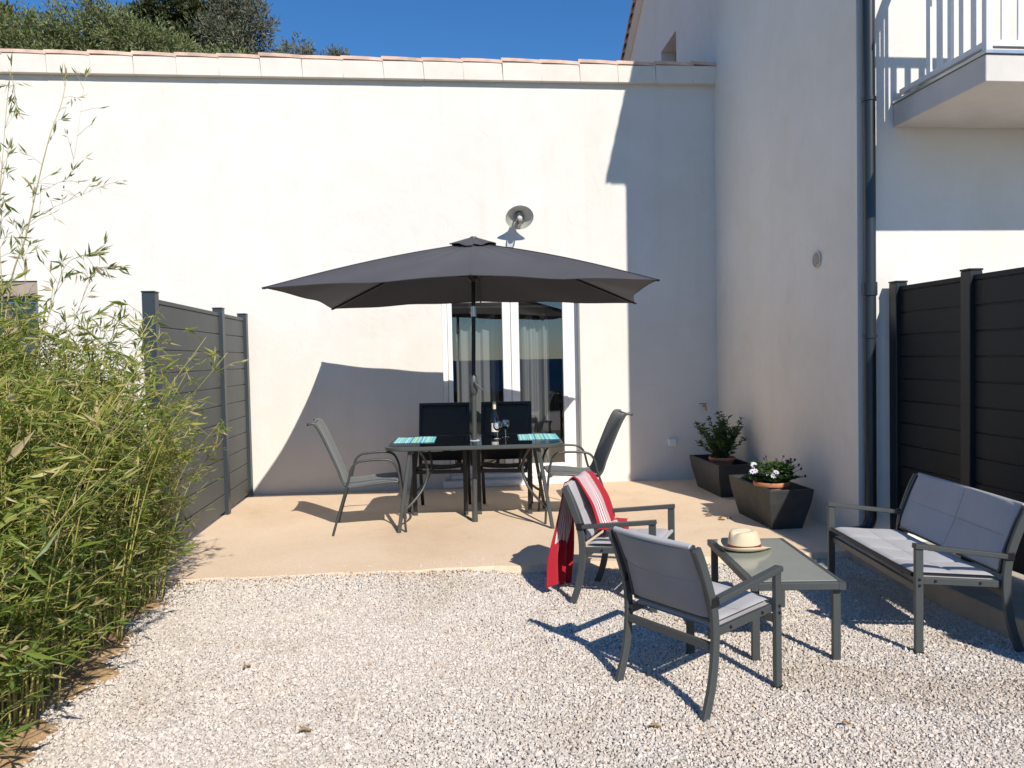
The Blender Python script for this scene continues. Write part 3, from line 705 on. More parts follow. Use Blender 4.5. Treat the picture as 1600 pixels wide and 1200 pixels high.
# ------------------------------------------------------------------ lounge seating
def make_lounge(name, label, W, cat, group):
    t = thing(name, label, cat, group=group)
    def pt(s, y, z): return (s-.245, y, z)
    hw = W/2
    for sg in (-1, 1):
        y = sg*hw
        # rear upright: foot kicks back, bends at the seat, leans back
        path = arc([pt(-.01, y, .0), pt(.035, y, .13), (pt(.058, y, .27)), pt(.06, y, .38), pt(.045, y, .48), pt(-.008, y, .63), pt(-.048, y, .715)], 5)
        mk('rear_leg', MB().sweep(path, rprof(.022, .040), side=(0, 1, 0)), 'metal', t, True)
        mk('front_leg', MB().sweep([pt(.49, y, 0), pt(.49, y, .527)], rprof(.024, .040), side=(0, 1, 0)), 'metal', t, True)
        ya = y+sg*.0
        mk('armrest', MB().sweep([pt(.066, ya, .482), pt(.511, ya, .540)], rprof(.042, .024), side=(0, 1, 0)), 'metal', t, True)
        yi = y-sg*.024
        mk('seat_rail', MB().sweep([pt(.055, yi, .335), pt(.485, yi, .362)], rprof(.022, .035), side=(0, 1, 0)), 'metal', t, True)
        mk('end_cap', MB().box(pt(.028, 0, 0)[0], pt(.072, 0, 0)[0], min(y-sg*.014, y+sg*.018), max(y-sg*.014, y+sg*.018), .462, .502, .003), 'black', t)
        for (s_, z_) in ((.49, .375), (.49, .345), (.18, .345), (.40, .358)):
            o = y+sg*.0125 if s_ > .45 else yi-sg*.0115
            if s_ <= .45: o = yi+sg*.0115
            g = MB(); g.lathe([(0, .006), (.006, .005), (.0075, 0)], 10, M4=Matrix.Translation(pt(s_, o, z_)) @ Matrix.Rotation(R(-90*sg), 4, 'X')); mk('bolt', g, 'black', t, True)
        # foot pads
        mk('foot_pad', MB().box(pt(.468, 0, 0)[0], pt(.512, 0, 0)[0], y-.0135, y+.0135, -.003, .012), 'black', t)
    iw = hw-.036
    mk('rear_crossbar', MB().sweep([pt(.056, -hw+.012, .288), pt(.056, hw-.012, .288)], rprof(.022, .035), side=(1, 0, 0)), 'metal', t, True)
    mk('front_crossbar', MB().sweep([pt(.478, -hw+.013, .318), pt(.478, hw-.013, .318)], rprof(.022, .035), side=(1, 0, 0)), 'metal', t, True)
    # padded seat
    nb = 2 if W < .8 else 4
    def seat(u, v, top):
        s_ = .075+.425*u; y = (-iw+2*iw*v)
        q = abs(math.sin(math.pi*v*nb))**.3*abs(math.sin(math.pi*u*2))**.3
        sag = -.018*math.sin(math.pi*v)*math.sin(math.pi*u)
        rim = min(1, 6*min(u, 1-u, 1.0)+.35)
        dz = .012*rim+.011*q if top else -.010*rim
        edge = .014*max(0, (u-.92)/.08)**2
        return pt(s_, y, .362+.027*u+sag+dz-edge)
    g = MB(); g.grid(lambda u, v: seat(u, v, True), 26, 26*max(1, nb//2)); g.grid(lambda u, v: seat(u, v, False), 26, 26*max(1, nb//2)); 
    st = mk('seat', g, 'pad', t, 'all')
    mk('hem', MB().tube([pt(.500, -iw, .388), pt(.500, 0, .386), pt(.500, iw, .388)], .011), 'black' if W > .8 else 'pad', t, True)
    # padded backrest following the uprights
    prof = arc([pt(.072, 0, .398), pt(.066, 0, .44), pt(.047, 0, .50), pt(-.003, 0, .63), pt(-.038, 0, .705), pt(-.052, 0, .722)], 8)
    def back(u, v, side):
        f = u*(len(prof)-1); i = min(int(f), len(prof)-2); p = prof[i].lerp(prof[i+1], f-i)
        tg = (prof[i+1]-prof[i]).normalized(); nrm = Vector((tg.z, 0, -tg.x))
        q = abs(math.sin(math.pi*u*2))**.35
        if nb > 2: q *= abs(math.sin(math.pi*v*2))**.25
        bel = -.022*math.sin(math.pi*v)*math.sin(math.pi*min(1, u*1.05))
        rim = min(1, 7*min(v, 1-v)+.25)
        d = (.009*rim+.009*q) if side else -(.007*rim+.007*q)
        return p+nrm*(d+bel)+Vector((0, -iw+2*iw*v, 0))
    g = MB(); g.grid(lambda u, v: back(u, v, True), 30, 26*max(1, nb//2))
    bo = mk('backrest', g, 'pad', t, 'all')
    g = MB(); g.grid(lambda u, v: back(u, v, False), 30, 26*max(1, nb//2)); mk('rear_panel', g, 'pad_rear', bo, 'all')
    def lift(p, q, e): return Vector(p)+(Vector(p)-Vector(q)).normalized()*e
    for sd_ in (True, False):     # stitched seams
        mk('seam', MB().tube([lift(back(.5, v/20, sd_), back(.5, v/20, not sd_), .0005) for v in range(1, 20)], .0018, 5), 'seamtape', bo, True)
        if nb > 2: mk('seam', MB().tube([lift(back(u/20, .5, sd_), back(u/20, .5, not sd_), .0005) for u in range(1, 20)], .0018, 5), 'seamtape', bo, True)
    mk('seam', MB().tube([Vector(seat(.5, v/20, True)) for v in range(1, 20)], .0017, 5), 'seamtape', st, True)
    for q_ in range(1, nb): mk('seam', MB().tube([Vector(seat(u/20, q_/nb, True)) for u in range(1, 20)], .0017, 5), 'seamtape', st, True)
    mk('top_roll', MB().tube([pt(-.048, -iw-.004, .722), pt(-.058, -iw*.4, .7205), pt(-.058, iw*.4, .7205), pt(-.048, iw+.004, .722)], .0125, 12), 'pad', bo, True)
    for sg in (-1, 1):      # dark side channels that hold the sling
        mk('side_channel', MB().sweep(arc([pt(.074, sg*(iw+.010), .40), pt(.050, sg*(iw+.010), .50), pt(.0, sg*(iw+.010), .63), pt(-.045, sg*(iw+.010), .722)], 5), rprof(.016, .026), side=(0, 1, 0)), 'metal_d', bo, True)
    mk('lower_bar', MB().tube([pt(.070, -iw, .392), pt(.070, iw, .392)], .010), 'metal', t, True)
    return t
GRP = 'low lounge set on the gravel'
c1 = make_lounge('lounge_chair', 'grey lounge armchair seen from behind, nearest on the gravel', .50, 'chair', GRP)
lb = mk('care_label', MB().box(-.232, -.120, .195, .213, .535, .60), 'sticker', c1)
lb.location = (.014, 0.0, 0)
c2 = copy_tree(c1); c2['label'] = 'grey lounge armchair with a red towel over its back'
for ch in list(c2.children):
    if ch.name.startswith('care_label'): bpy.data.objects.remove(ch)
c1.location = (1.176, 3.352, 0); c1.rotation_euler = (0, 0, R(30.5))
c2.location = (1.165, 4.646, 0); c2.rotation_euler = (0, 0, R(-30))
bench = make_lounge('garden_bench', 'grey two seat garden bench in front of the dark fence', 1.08, 'bench', GRP)
bench.location = (2.675, 4.03, 0); bench.rotation_euler = (0, 0, R(173))

ct = thing('coffee_table', 'low grey coffee table with frosted glass top on the gravel', 'table', (1.782, 3.927, 0), R(-7), GRP)
a, b, zt = .225, .45, .40
zc = zt-.018
for (p, q, sd_) in (((-a+.016, -b, zc), (-a+.016, b, zc), (1, 0, 0)), ((a-.016, -b, zc), (a-.016, b, zc), (1, 0, 0))): mk('long_rail', MB().sweep([p, q], rprof(.032, .036), side=sd_), 'metal', ct, True)
for yy in (-b+.016, b-.016): mk('short_rail', MB().sweep([(-a+.033, yy, zc), (a-.033, yy, zc)], rprof(.032, .036), side=(0, 1, 0)), 'metal', ct, True)
mk('glass_top', MB().box(-a+.03, a-.03, -b+.03, b-.03, zt-.012, zt+.003, .002), 'frostglass', ct)
for sx in (-1, 1):
    for sy in (-1, 1):
        x, y = sx*(a-.03), sy*(b-.05)
        mk('leg', MB().box(x-.019, x+.019, y-.014, y+.014, 0, zt-.037, .003), 'metal', ct)

# straw hat
hat = thing('straw_hat', 'cream straw hat with dark red band on the coffee table', 'hat', (1.735, 4.145, zt+.004), R(25))
def hatmesh(prof, k=48):
    m_ = MB(); m_.lathe(prof, k); out = []
    for x, y, z in m_.v:
        r = math.hypot(x, y); a_ = math.atan2(y, x); f = 1.10 if True else 1
        x *= 1.12
        if r > .088:   # brim: back curled up, front snapped down
            u = (r-.088)/.052; z += u*u*(.018+.022*max(0, -math.cos(a_))-.02*max(0, math.cos(a_))+.012*math.cos(2*a_+math.pi))
        if z > .075 and r < .085:  # crown crease and pinch
            z -= .016*math.exp(-(y/.022)**2)*(1 if r < .078 else .4)
        if z > .045 and r < .09 and x > 0: y *= 1-.16*min(1, (z-.045)/.05)*min(1, x/.06)
        out.append((x, y, z))
    m_.v = out; return m_
mk('crown', hatmesh([(.0, .103), (.03, .104), (.055, .104), (.068, .100), (.076, .088), (.081, .06), (.086, .03), (.088, .008), (.092, .004), (.118, .003), (.139, .005), (.140, .003), (.118, .0005), (.088, .001)]), 'straw', hat, 'all')
mk('band', hatmesh([(.0875, .010), (.0895, .010), (.0868, .030), (.0845, .031)]), 'band', hat, True)

# towel over the back of the second lounge chair (child-free, its own thing)
tw = thing('towel', 'red and white striped towel hanging over the back of a grey armchair', 'towel', c2.location, R(-30))
tpts = [(.235, .408), (.17, .408), (.120, .415), (.098, .44), (.080, .50), (.052, .60), (-.006, .71), (-.034, .746), (-.068, .742), (-.096, .69), (-.115, .55), (-.125, .35), (-.135, .18), (-.14, .05)]
tp = arc([(p[0], p[1], 0) for p in tpts], 8)
tl = [0]
for i in range(1, len(tp)): tl.append(tl[-1]+(tp[i]-tp[i-1]).length)
def tpos(d):
    d *= tl[-1]
    for i in range(1, len(tp)):
        if d <= tl[i] or i == len(tp)-1:
            f = (d-tl[i-1])/(tl[i]-tl[i-1]); return tp[i-1].lerp(tp[i], min(1, f))
def sst(a, b, x): x = min(1, max(0, (x-a)/(b-a))); return x*x*(3-2*x)
def towel(u, v):
    p = tpos(v); hang = sst(.50, .9, v); front = sst(0, 1, (.44-v)/.34)
    cy = .045+.03*front-.06*hang; wd = .30+.10*front+.02*hang
    y = cy+(u-.5)*wd+.012*math.sin(v*9+u*4)*(.3+front)
    amp = .003+.009*front+.020*hang
    fold = amp*(1+math.sin(u*(13+4*hang)+v*2.0))+.4*amp*(1+math.sin(u*29-v*6+1))
    flat = 1-sst(.05, .14, v)
    out = 1 if v < .455 else -1
    s_ = p.x+out*(fold*(1-flat)+.005)
    z_ = p.y+.004+(.004+fold*1.3)*flat+(.006*math.sin(u*9+1) if .40 < v < .52 else 0)
    z_ += .06*hang*(math.sin(u*4.5+.4)-.4)
    s_ += flat*.05*(math.sin(u*5)-.3)+flat*.05*(u-.5)
    return (s_-.245, y, max(z_, .02))
g = MB(); NU_, NV_ = 70, 120; g.grid(towel, NU_, NV_)
me = g.mesh('towel_cloth', 'all'); uvl = me.uv_layers.new(name='UVMap')
co = [(i/NU_, j/NV_) for i in range(NU_+1) for j in range(NV_+1)]
for lp in me.loops: uvl.data[lp.index].uv = co[lp.vertex_index]
to = link('cloth', me, 'towel', tw); sm = to.modifiers.new('thickness', 'SOLIDIFY'); sm.thickness = .004

# ------------------------------------------------------------------ dining set
PZ = .06
def make_dining(name, label):
    """stacking sling chair facing +X, origin on the floor below its middle"""
    t = thing(name, label, 'chair', group='dining chairs around the glass table')
    hw = .27
    for sg in (-1, 1):
        y = sg*hw
        path = arc([(-.30, y, 0), (-.235, y, .22), (-.165, y, .44), (-.14, y, .54), (-.10, y, .595), (-.03, y, .615), (.12, y, .62), (.20, y, .60), (.245, y, .52), (.265, y, .40), (.285, y, .20), (.30, y, 0)], 5)
        mk('leg_frame', MB().tube(path, .0105, 10, side=(0, 1, 0)), 'metal_d', t, True)
        yi = y-sg*.03
        fp = arc([(.255, yi, .405), (.22, yi, .425), (.05, yi, .415), (-.14, yi, .395), (-.205, yi, .43), (-.25, yi, .55), (-.355, yi, .80), (-.415, yi, .915), (-.445, yi, .935), (-.475, yi, .93)], 6)
        mk('side_tube', MB().tube(fp, .0115, 10, side=(0, 1, 0)), 'metal', t, True)
        mk('end_cap', MB().tube([(-.475, yi, .93), (-.487, yi, .928)], .0125), 'black', t, True)
        mk('bracket', MB().tube([(-.185, yi, .405), (-.178, y, .405)], .009), 'metal_d', t, True)
        mk('bracket', MB().tube([(.235, yi, .412), (.262, y, .41)], .009), 'metal_d', t, True)
    prof = arc([(.25, 0, .412), (.22, 0, .432), (.05, 0, .423), (-.14, 0, .404), (-.20, 0, .436), (-.242, 0, .55), (-.347, 0, .80), (-.407, 0, .918), (-.44, 0, .942), (-.47, 0, .938)], 8)
    def sl(u, v):
        f = u*(len(prof)-1); i = min(int(f), len(prof)-2); p = prof[i].lerp(prof[i+1], f-i)
        tg = (prof[i+1]-prof[i]).normalized(); n_ = Vector((-tg.z, 0, tg.x)); sag = .014*math.sin(math.pi*v)
        return p+n_*(sag)+Vector((0, -.24+.48*v, 0))
    g = MB(); g.grid(sl, 60, 14)
    o = mk('sling', g, 'sling', t, 'all'); s_ = o.modifiers.new('thickness', 'SOLIDIFY'); s_.thickness = .003
    mk('stretcher', MB().tube([(-.23, -hw, .235), (-.23, hw, .235)], .008), 'metal_d', t, True)
    mk('top_bar', MB().tube([(-.445, -.24, .932), (-.445, .24, .932)], .0095), 'metal', t, True)
    return t
d1 = make_dining('dining_chair', 'grey sling dining chair at the left end of the glass table')
d2 = copy_tree(d1); d2['label'] = 'grey sling dining chair at the right end of the glass table'
d1.location = (-.55, 6.72, PZ); d1.rotation_euler = (0, 0, R(2))
d2.location = (1.262, 6.80, PZ); d2.rotation_euler = (0, 0, R(178))

def make_folding(name, label):
    """straight legged black sling chair, faces -Y"""
    t = thing(name, label, 'chair', group='black chairs behind the glass table'); hw = .235
    for sg in (-1, 1):
        x = sg*hw
        mk('front_leg', MB().box(x-.019, x+.019, -.27, -.245, 0, .60, .003), 'black', t)
        mk('foot_cap', MB().box(x-.021, x+.021, -.273, -.242, -.002, .035, .003), 'metal', t)
        mk('rear_post', MB().sweep(arc([(x, .25, 0), (x, .17, .30), (x, .16, .44), (x, .20, .65), (x, .285, 1.0)], 5), rprof(.03, .024), side=(1, 0, 0)), 'black', t, True)
        mk('armrest', MB().sweep([(x, .20, .605), (x, -.275, .613)], rprof(.045, .022), side=(1, 0, 0)), 'black', t, True)
        mk('seat_rail', MB().sweep([(x-sg*.03, .17, .41), (x-sg*.03, -.25, .43)], rprof(.022, .035), side=(1, 0, 0)), 'black', t, True)
    mk('front_crossbar', MB().box(-hw+.02, hw-.02, -.268, -.247, .385, .42, .003), 'black', t)
    mk('top_bar', MB().box(-hw-.014, hw+.014, .272, .296, .985, 1.012, .003), 'black', t)
    o = mk('seat', MB().grid(lambda u, v: (-hw+.02+(2*hw-.04)*u, -.26+.42*v, .448-.02*v-.016*math.sin(math.pi*u)), 12, 8), 'sling_d', t, 'all'); o.modifiers.new('th', 'SOLIDIFY').thickness = .006
    o = mk('backrest', MB().grid(lambda u, v: (-hw+.016+(2*hw-.032)*u, .155+.045*v+.085*v*v+.02*math.sin(math.pi*u)*math.sin(math.pi*v), .455+.535*v), 12, 12), 'sling_d', t, 'all'); o.modifiers.new('th', 'SOLIDIFY').thickness = .006
    return t
f1 = make_folding('armchair', 'black sling armchair behind the table, left of the parasol pole')
f2 = copy_tree(f1); f2['label'] = 'black sling armchair behind the table, right of the parasol pole'
f1.location = (.09, 7.37, PZ); f1.rotation_euler = (0, 0, R(-7)); f2.location = (.69, 7.30, PZ); f2.rotation_euler = (0, 0, R(-9))

TZ = .78
dt = thing('dining_table', 'black glass dining table with rounded grey frame under the parasol', 'table', (.375, 6.84, PZ), R(-4))
ta, tb, tr = .745, .455, .16
def rrect(a, b, r, n=8):
    out = []
    for cx, cy, s0 in ((a-r, b-r, 0), (-a+r, b-r, 90), (-a+r, -b+r, 180), (a-r, -b+r, 270)):
        for i in range(n+1):
            an = R(s0+90*i/n); out.append((cx+r*math.cos(an), cy+r*math.sin(an)))
    return out
zt_ = TZ-PZ
rim = [(x, y, zt_-.018) for x, y in rrect(ta, tb, tr)]
mk('rim', MB().sweep(rim, rprof(.034, .034, .008), side=(0, 0, 1), closed=True), 'metal', dt, True)
gl = rrect(ta-.012, tb-.012, tr-.012); n = len(gl)
# glass with a parasol hole
g = MB(); hole = [(-.013+.03*math.cos(2*math.pi*i/n+R(3)), .0+.03*math.sin(2*math.pi*i/n+R(3))) for i in range(n)]
# local position of the pole
px_, py_ = (.372-.375), (6.775-6.84)
cs, sn = math.cos(R(4)), math.sin(R(4)); plx, ply = px_*cs-py_*sn, px_*sn+py_*cs
hole = [(plx+.03*math.cos(2*math.pi*(i+.5)/n), ply+.03*math.sin(2*math.pi*(i+.5)/n)) for i in range(n)]
g.add([(x, y, zt_) for x, y in gl]+[(x, y, zt_) for x, y in hole]+[(x, y, zt_-.006) for x, y in gl]+[(x, y, zt_-.006) for x, y in hole],
      [(i, (i+1) % n, n+(i+1) % n, n+i) for i in range(n)]+[(2*n+i, 3*n+i, 3*n+(i+1) % n, 2*n+(i+1) % n) for i in range(n)])
mk('glass_top', g, 'blackglass', dt)
mk('pole_collar', MB().lathe([(.024, -.012), (.024, .004), (.040, .004), (.042, .0015), (.040, .001)], 24, (plx, ply, zt_)), 'white', dt, True)
for sx in (-1, 1):
    for sy in (-1, 1):
        mk('leg', MB().sweep([(sx*(ta-.10), sy*(tb-.02), 0), (sx*(ta-.205), sy*(tb-.055), zt_-.036)], rprof(.032, .032, .006), side=(0, 1, 0)), 'metal', dt, True)
        pth = arc([(sx*(ta-.115), sy*(tb-.03), .17), (sx*(ta-.19), sy*(tb-.09), .215), (sx*(ta-.29), sy*(tb-.17), .33), (sx*(ta-.335), sy*(tb-.21), .46), (sx*(ta-.32), sy*(tb-.19), .58), (sx*(ta-.27), sy*(tb-.13), zt_-.037)], 6)
        mk('curved_brace', MB().tube(pth, .0115, 10), 'metal_d', dt, True)
    mk('hoop', MB().tube(arc([(sx*(ta-.335), -(tb-.21), .46), (sx*(ta-.36), 0, .455), (sx*(ta-.335), (tb-.21), .46)], 8), .0105, 10), 'metal_d', dt, True)
    mk('underframe_bar', MB().box(min(sx*(ta-.24), sx*(ta-.21)), max(sx*(ta-.24), sx*(ta-.21)), -tb+.03, tb-.03, zt_-.06, zt_-.036, .003), 'metal_d', dt)

for nm, lab, loc, rz in ((0, 'aqua striped placemat at the left end of the glass table', (-.155, 6.965, TZ+.001), -3), (1, 'aqua striped placemat at the right end of the glass table', (.95, 6.91, TZ+.001), -5)):
    g = MB(); g.grid(lambda u, v: (-.18+.36*u, -.235+.47*v, .004+.0022*math.sin(u*7+nm)*math.sin(v*5)), 16, 20)
    me = g.mesh('placemat', 'all'); uv = me.uv_layers.new(name='UVMap')
    co = [(i/16, j/20) for i in range(17) for j in range(21)]
    for lp in me.loops: uv.data[lp.index].uv = co[lp.vertex_index]
    o = link('placemat', me, 'mat', None, loc, (0, 0, R(rz))); tag(o, lab, 'placemat', 'placemats on the glass table'); o.modifiers.new('th', 'SOLIDIFY').thickness = .003
bt = thing('wine_bottle', 'dark wine bottle with cream capsule and white label on the table', 'bottle', (.574, 7.07, TZ+.001))
mk('body', MB().lathe([(0, .004), (.03, .0), (.037, .006), (.0375, .16), (.034, .185), (.018, .235), (.0145, .26), (.0145, .30), (0, .30)], 28), 'wine', bt, True)
mk('capsule', MB().lathe([(.0152, .245), (.0158, .262), (.0155, .318), (.0145, .3215), (0, .3215)], 24), 'foil', bt, True)
lab = MB(); n = 16; V = []
for i in range(n+1):
    an = R(-145+110*i/n)
    for z in (.045, .125): V.append((.0382*math.cos(an), .0382*math.sin(an), z))
lab.add(V, [(2*i, 2*i+2, 2*i+3, 2*i+1) for i in range(n)]); mk('label_paper', lab, 'paper', bt, 'all')
def wineglass(lab, loc):
    t = thing('wine_glass', lab, 'glass', loc, 0, 'wine glasses on the table')
    mk('bowl', MB().lathe([(.005, .072), (.02, .078), (.034, .098), (.037, .118), (.034, .14), (.030, .158), (.0288, .158), (.0328, .14), (.0356, .118), (.0326, .099), (.019, .081), (0, .075)], 28), 'wineglass', t, True)
    mk('stem', MB().lathe([(0, .0725), (.0045, .071), (.0035, .04), (.0045, .008), (.014, .004), (.031, .0025), (.032, .001), (0, .0)], 24), 'wineglass', t, True)
wineglass('clear wine glass in front of the dark bottle', (.578, 6.85, TZ+.001)); wineglass('clear wine glass to the right of the dark bottle', (.664, 6.98, TZ+.001))

# ------------------------------------------------------------------ parasol
PX, PY = .372, 6.775
um = thing('parasol', 'charcoal rectangular parasol over the dining table', 'parasol', (PX, PY, PZ))
def UP(x, y, z): return Vector((x-PX, y-PY, z-PZ))
NL, NR, FR, FL = UP(-1.24, 5.98, 2.075), UP(1.735, 5.72, 2.077), UP(2.03, 7.47, 2.023), UP(-.972, 7.92, 2.038)
MN = UP(.315, 5.80, 2.135); MF = UP(.51, 7.69, 2.075); AP = UP(.40, 6.80, 2.525)
ring = [NL, MN, NR, FR, MF, FL]
def ribp(A, t):   # rib from apex to tip with a slight downward bow at the end
    p = AP.lerp(A, t); p.z += .030*math.sin(math.pi*t)*1.0; return p
cn = MB()
for i in range(6):
    A, B = ring[i], ring[(i+1) % 6]; short = i in (2, 5)
    bow = .085 if short else .03
    def panel(u, v, A=A, B=B, bow=bow, short=short):
        t = .03+.97*v
        q = ribp(A, t).lerp(ribp(B, t), u); s_ = math.sin(math.pi*u)
        e = t**2.2
        c = AP.lerp((A+B)/2, 1.0); inw = (AP-(A+B)/2)
        sag = .045 if short else .022
        q = q+Vector((inw.x, inw.y, 0)).normalized()*bow*s_*e*(1.0) + Vector((0, 0, -sag*s_*math.sin(math.pi*min(1, t*.9))+ (.012 if short else .004)*s_*e))
        q.z += (.009*math.sin(u*11+v*5+i)*v+.008*math.sin(u*23+i)*(1-v)*math.sin(math.pi*min(1, v*1.6)))*(1-abs(2*u-1))
        return q
    cn.grid(panel, 16, 24)
canopy = mk('canopy', cn, 'canopy', um, 'all')
for i in range(6):
    off = i*17*25
    eave = [Vector(cn.v[off+k*25+24]) for k in range(17)]
    mk('hem', MB().tube(eave, .0045, 6), 'canopy', canopy, True)
    seam = [Vector(cn.v[off+k])+Vector((0, 0, .0015)) for k in range(0, 25, 2)]
    mk('seam', MB().sweep(seam, rprof(.022, .003, .001)), 'canopy', canopy, True)
# vent cap
vc = MB(); cap = []
for i in range(6):
    A, B = ring[i], ring[(i+1) % 6]
    def cp(u, v, A=A, B=B):
        da = (A-AP); db = (B-AP); da.z = db.z = 0
        ra = .205 if da.length < 1.2 else .24; pa = da.normalized()*ra; pb = db.normalized()*ra
        q = pa.lerp(pb, u)*v; s_ = math.sin(math.pi*u)
        dra = ra*(AP.z-A.z)/(A-AP).xy.length; drb = ra*(AP.z-B.z)/(B-AP).xy.length
        return AP+q*(1-.06*s_*v)+Vector((0, 0, .050*(1-v)-v*(dra+(drb-dra)*u)+.034*v+.012*s_*v*math.sin(i*2.1+u*6)))
    vc.grid(cp, 8, 8)
o = mk('vent_cap', vc, 'canopy', um, 'all'); o.modifiers.new('th', 'SOLIDIFY').thickness = .004
mk('finial', MB().lathe([(.035, -.014), (.03, .004), (.012, .010), (0, .011)], 16, tuple(AP+Vector((0, 0, .046)))), 'metal', um, True)
HUBT = AP+Vector((-.002, -.004, -.05)); HUBL = UP(.388, 6.785, 2.215)
for A in ring:
    pth = [ribp(A, t)+Vector((0, 0, -.016)) for t in (.02, .2, .4, .6, .8, .93)]+[A+Vector((0, 0, -.006))]
    rb = mk('rib', MB().sweep(pth, rprof(.012, .018, .002)), 'metal_d', um, True)
    mk('tip', MB().tube([A+Vector((0, 0, -.004))-(A-AP).normalized()*.03, A+(A-AP).normalized()*.012+Vector((0, 0, -.004))], .009), 'black', rb, True)
    mid_ = ribp(A, .47 if (A-AP).length > 1.3 else .62)+Vector((0, 0, -.024))
    mk('strut', MB().sweep([HUBL+Vector((0, 0, .01))+(mid_-HUBL).normalized()*.03, mid_], rprof(.011, .016, .002)), 'metal_d', um, True)
mk('runner_hub', MB().lathe([(.022, -.035), (.03, -.03), (.045, .0), (.045, .018), (.03, .022), (.022, .04)], 20, tuple(HUBL)), 'black', um, True)
mk('top_hub', MB().lathe([(.0, .05), (.035, .045), (.045, .02), (.045, .0), (.022, -.01)], 20, tuple(HUBT)), 'black', um, True)
base = UP(.356, 6.765, .06); jt = UP(.385, 6.783, 1.92); ck = UP(.372, 6.775, 1.27)
mk('lower_pole', MB().tube([base, ck+Vector((0, 0, -.07))], .0215, 16), 'metal', um, True)
mk('upper_pole', MB().tube([ck+Vector((0, 0, .08)), jt+Vector((0, 0, -.03))], .0185, 16), 'black', um, True)
mk('top_pole', MB().tube([jt+Vector((0, 0, .03)), HUBT+Vector((0, 0, .04))], .0185, 16), 'black', um, True)
mk('tilt_joint', MB().tube([jt+Vector((0, 0, -.045)), jt+Vector((0, 0, .045))], .0215, 16), 'silver', um, True)
mk('crank_housing', MB().lathe([(.021, -.09), (.028, -.08), (.037, -.05), (.041, .0), (.037, .04), (.026, .085), (.019, .10)], 20, tuple(ck)), 'metal', um, True)
mk('crank_handle', MB().tube(fillet([ck+Vector((.0, -.03, .02)), ck+Vector((.01, -.07, .02)), ck+Vector((.075, -.075, -.045)), ck+Vector((.078, -.11, -.048))], .01), .0075), 'metal', um, True)
mk('foot_sleeve', MB().lathe([(.0215, .10), (.026, .10), (.026, .0), (.0, .0)], 18, tuple(base)), 'metal', um, True)

# ------------------------------------------------------------------ planters and potted plants
def planter(lab, cx, y0, rz=0):
    wt, wb, lt, lb_, hh = .37, .255, .86, .68, .335
    t = thing('planter', lab, 'planter', (cx, y0+lb_/2, PZ), rz, 'dark tapered planters against the shaded wall')
    def rg(w_, l_, z): return [(-w_/2,-l_/2,z),(w_/2,-l_/2,z),(w_/2,l_/2,z),(-w_/2,l_/2,z)]
    V = rg(wb, lb_, 0)+rg(wt*.94, lt*.95, hh*.66)+rg(wt, lt, hh-.006)+rg(wt-.012, lt-.012, hh)+rg(wt-.05, lt-.05, hh)+rg(wt-.06, lt-.06, hh-.12)
    F = [(3,2,1,0)]
    for k in range(5): F += [(k*4+c, k*4+(c+1) % 4, k*4+4+(c+1) % 4, k*4+4+c) for c in range(4)]
    g = MB(); g.add(V, F); mk('box', g, 'planter', t)
    g = MB(); g.grid(lambda u, v: (-(wt-.06)/2+(wt-.06)*u, -(lt-.06)/2+(lt-.06)*v, hh-.07+.012*math.sin(u*9+v*14)), 8, 14); mk('earth', g, 'potsoil', t, 'all')
    return t
planter('dark tapered planter in the corner of the patio, the farther one', 2.99, 7.40)
planter('dark tapered planter with white flowers, the nearer one', 2.865, 5.965)
def pot(t, r):
    mk('pot', MB().lathe([(0, 0), (r*.62, 0), (r*.9, .095), (r*.98, .097), (r, .105), (r, .128), (r*.98, .132), (r*.9, .130), (r*.88, .105), (0, .10)], 36), 'terracotta', t, True)
def plant_leaves(stems, L, W, per, rnd0=0):
    P = []; D = []; Ls = []; Ws = []
    for pts in stems:
        pts = [Vector(p) for p in pts]; n = len(pts)
        for i in range(1, n):
            if i < n*.25: continue
            for q in range(per):
                a_ = random.uniform(0, 6.28); f = random.random(); p = pts[i-1].lerp(pts[i], f)
                d = Vector((math.cos(a_), math.sin(a_), random.uniform(-.15, .8)))
                P.append(p); D.append(d); sz = random.uniform(.6, 1.15); Ls.append(L*sz); Ws.append(W*sz)
    return leaf_mesh('foliage', P, D, Ls, Ws, RNG.random(len(P)))
p1 = thing('potted_plant', 'bushy green plant in a terracotta pot in the farther planter', 'plant', (3.0, 7.72, PZ+.235)); pot(p1, .135)
stems = []
for i in range(44):
    a_ = random.uniform(0, 6.28); sp_ = random.uniform(.02, .27); h_ = random.uniform(.18, .47)*(1.15-.9*sp_)
    stems.append(arc([(.05*math.cos(a_), .05*math.sin(a_), .1), (sp_*.5*math.cos(a_), sp_*.5*math.sin(a_), .1+h_*.5), (sp_*math.cos(a_), sp_*math.sin(a_), .1+h_)], 5))
g = MB()
for s_ in stems: g.tube(s_, .003, 5)
mk('stems', g, 'pleaf', p1); link('foliage', plant_leaves(stems, .062, .020, 6), 'pleaf', p1)
p2 = thing('potted_plant', 'white flowering plant in a terracotta bowl in the nearer planter', 'plant', (2.81, 6.14, PZ+.238)); pot(p2, .145)
stems = []; tall_ = []
for i in range(60):
    a_ = random.uniform(0, 6.28); sp_ = random.uniform(.02, .23); h_ = random.uniform(.05, .19)
    stems.append(arc([(.06*math.cos(a_), .06*math.sin(a_), .1), (sp_*.6*math.cos(a_), sp_*.6*math.sin(a_), .1+h_*.6), (sp_*math.cos(a_), sp_*math.sin(a_), .1+h_)], 4))
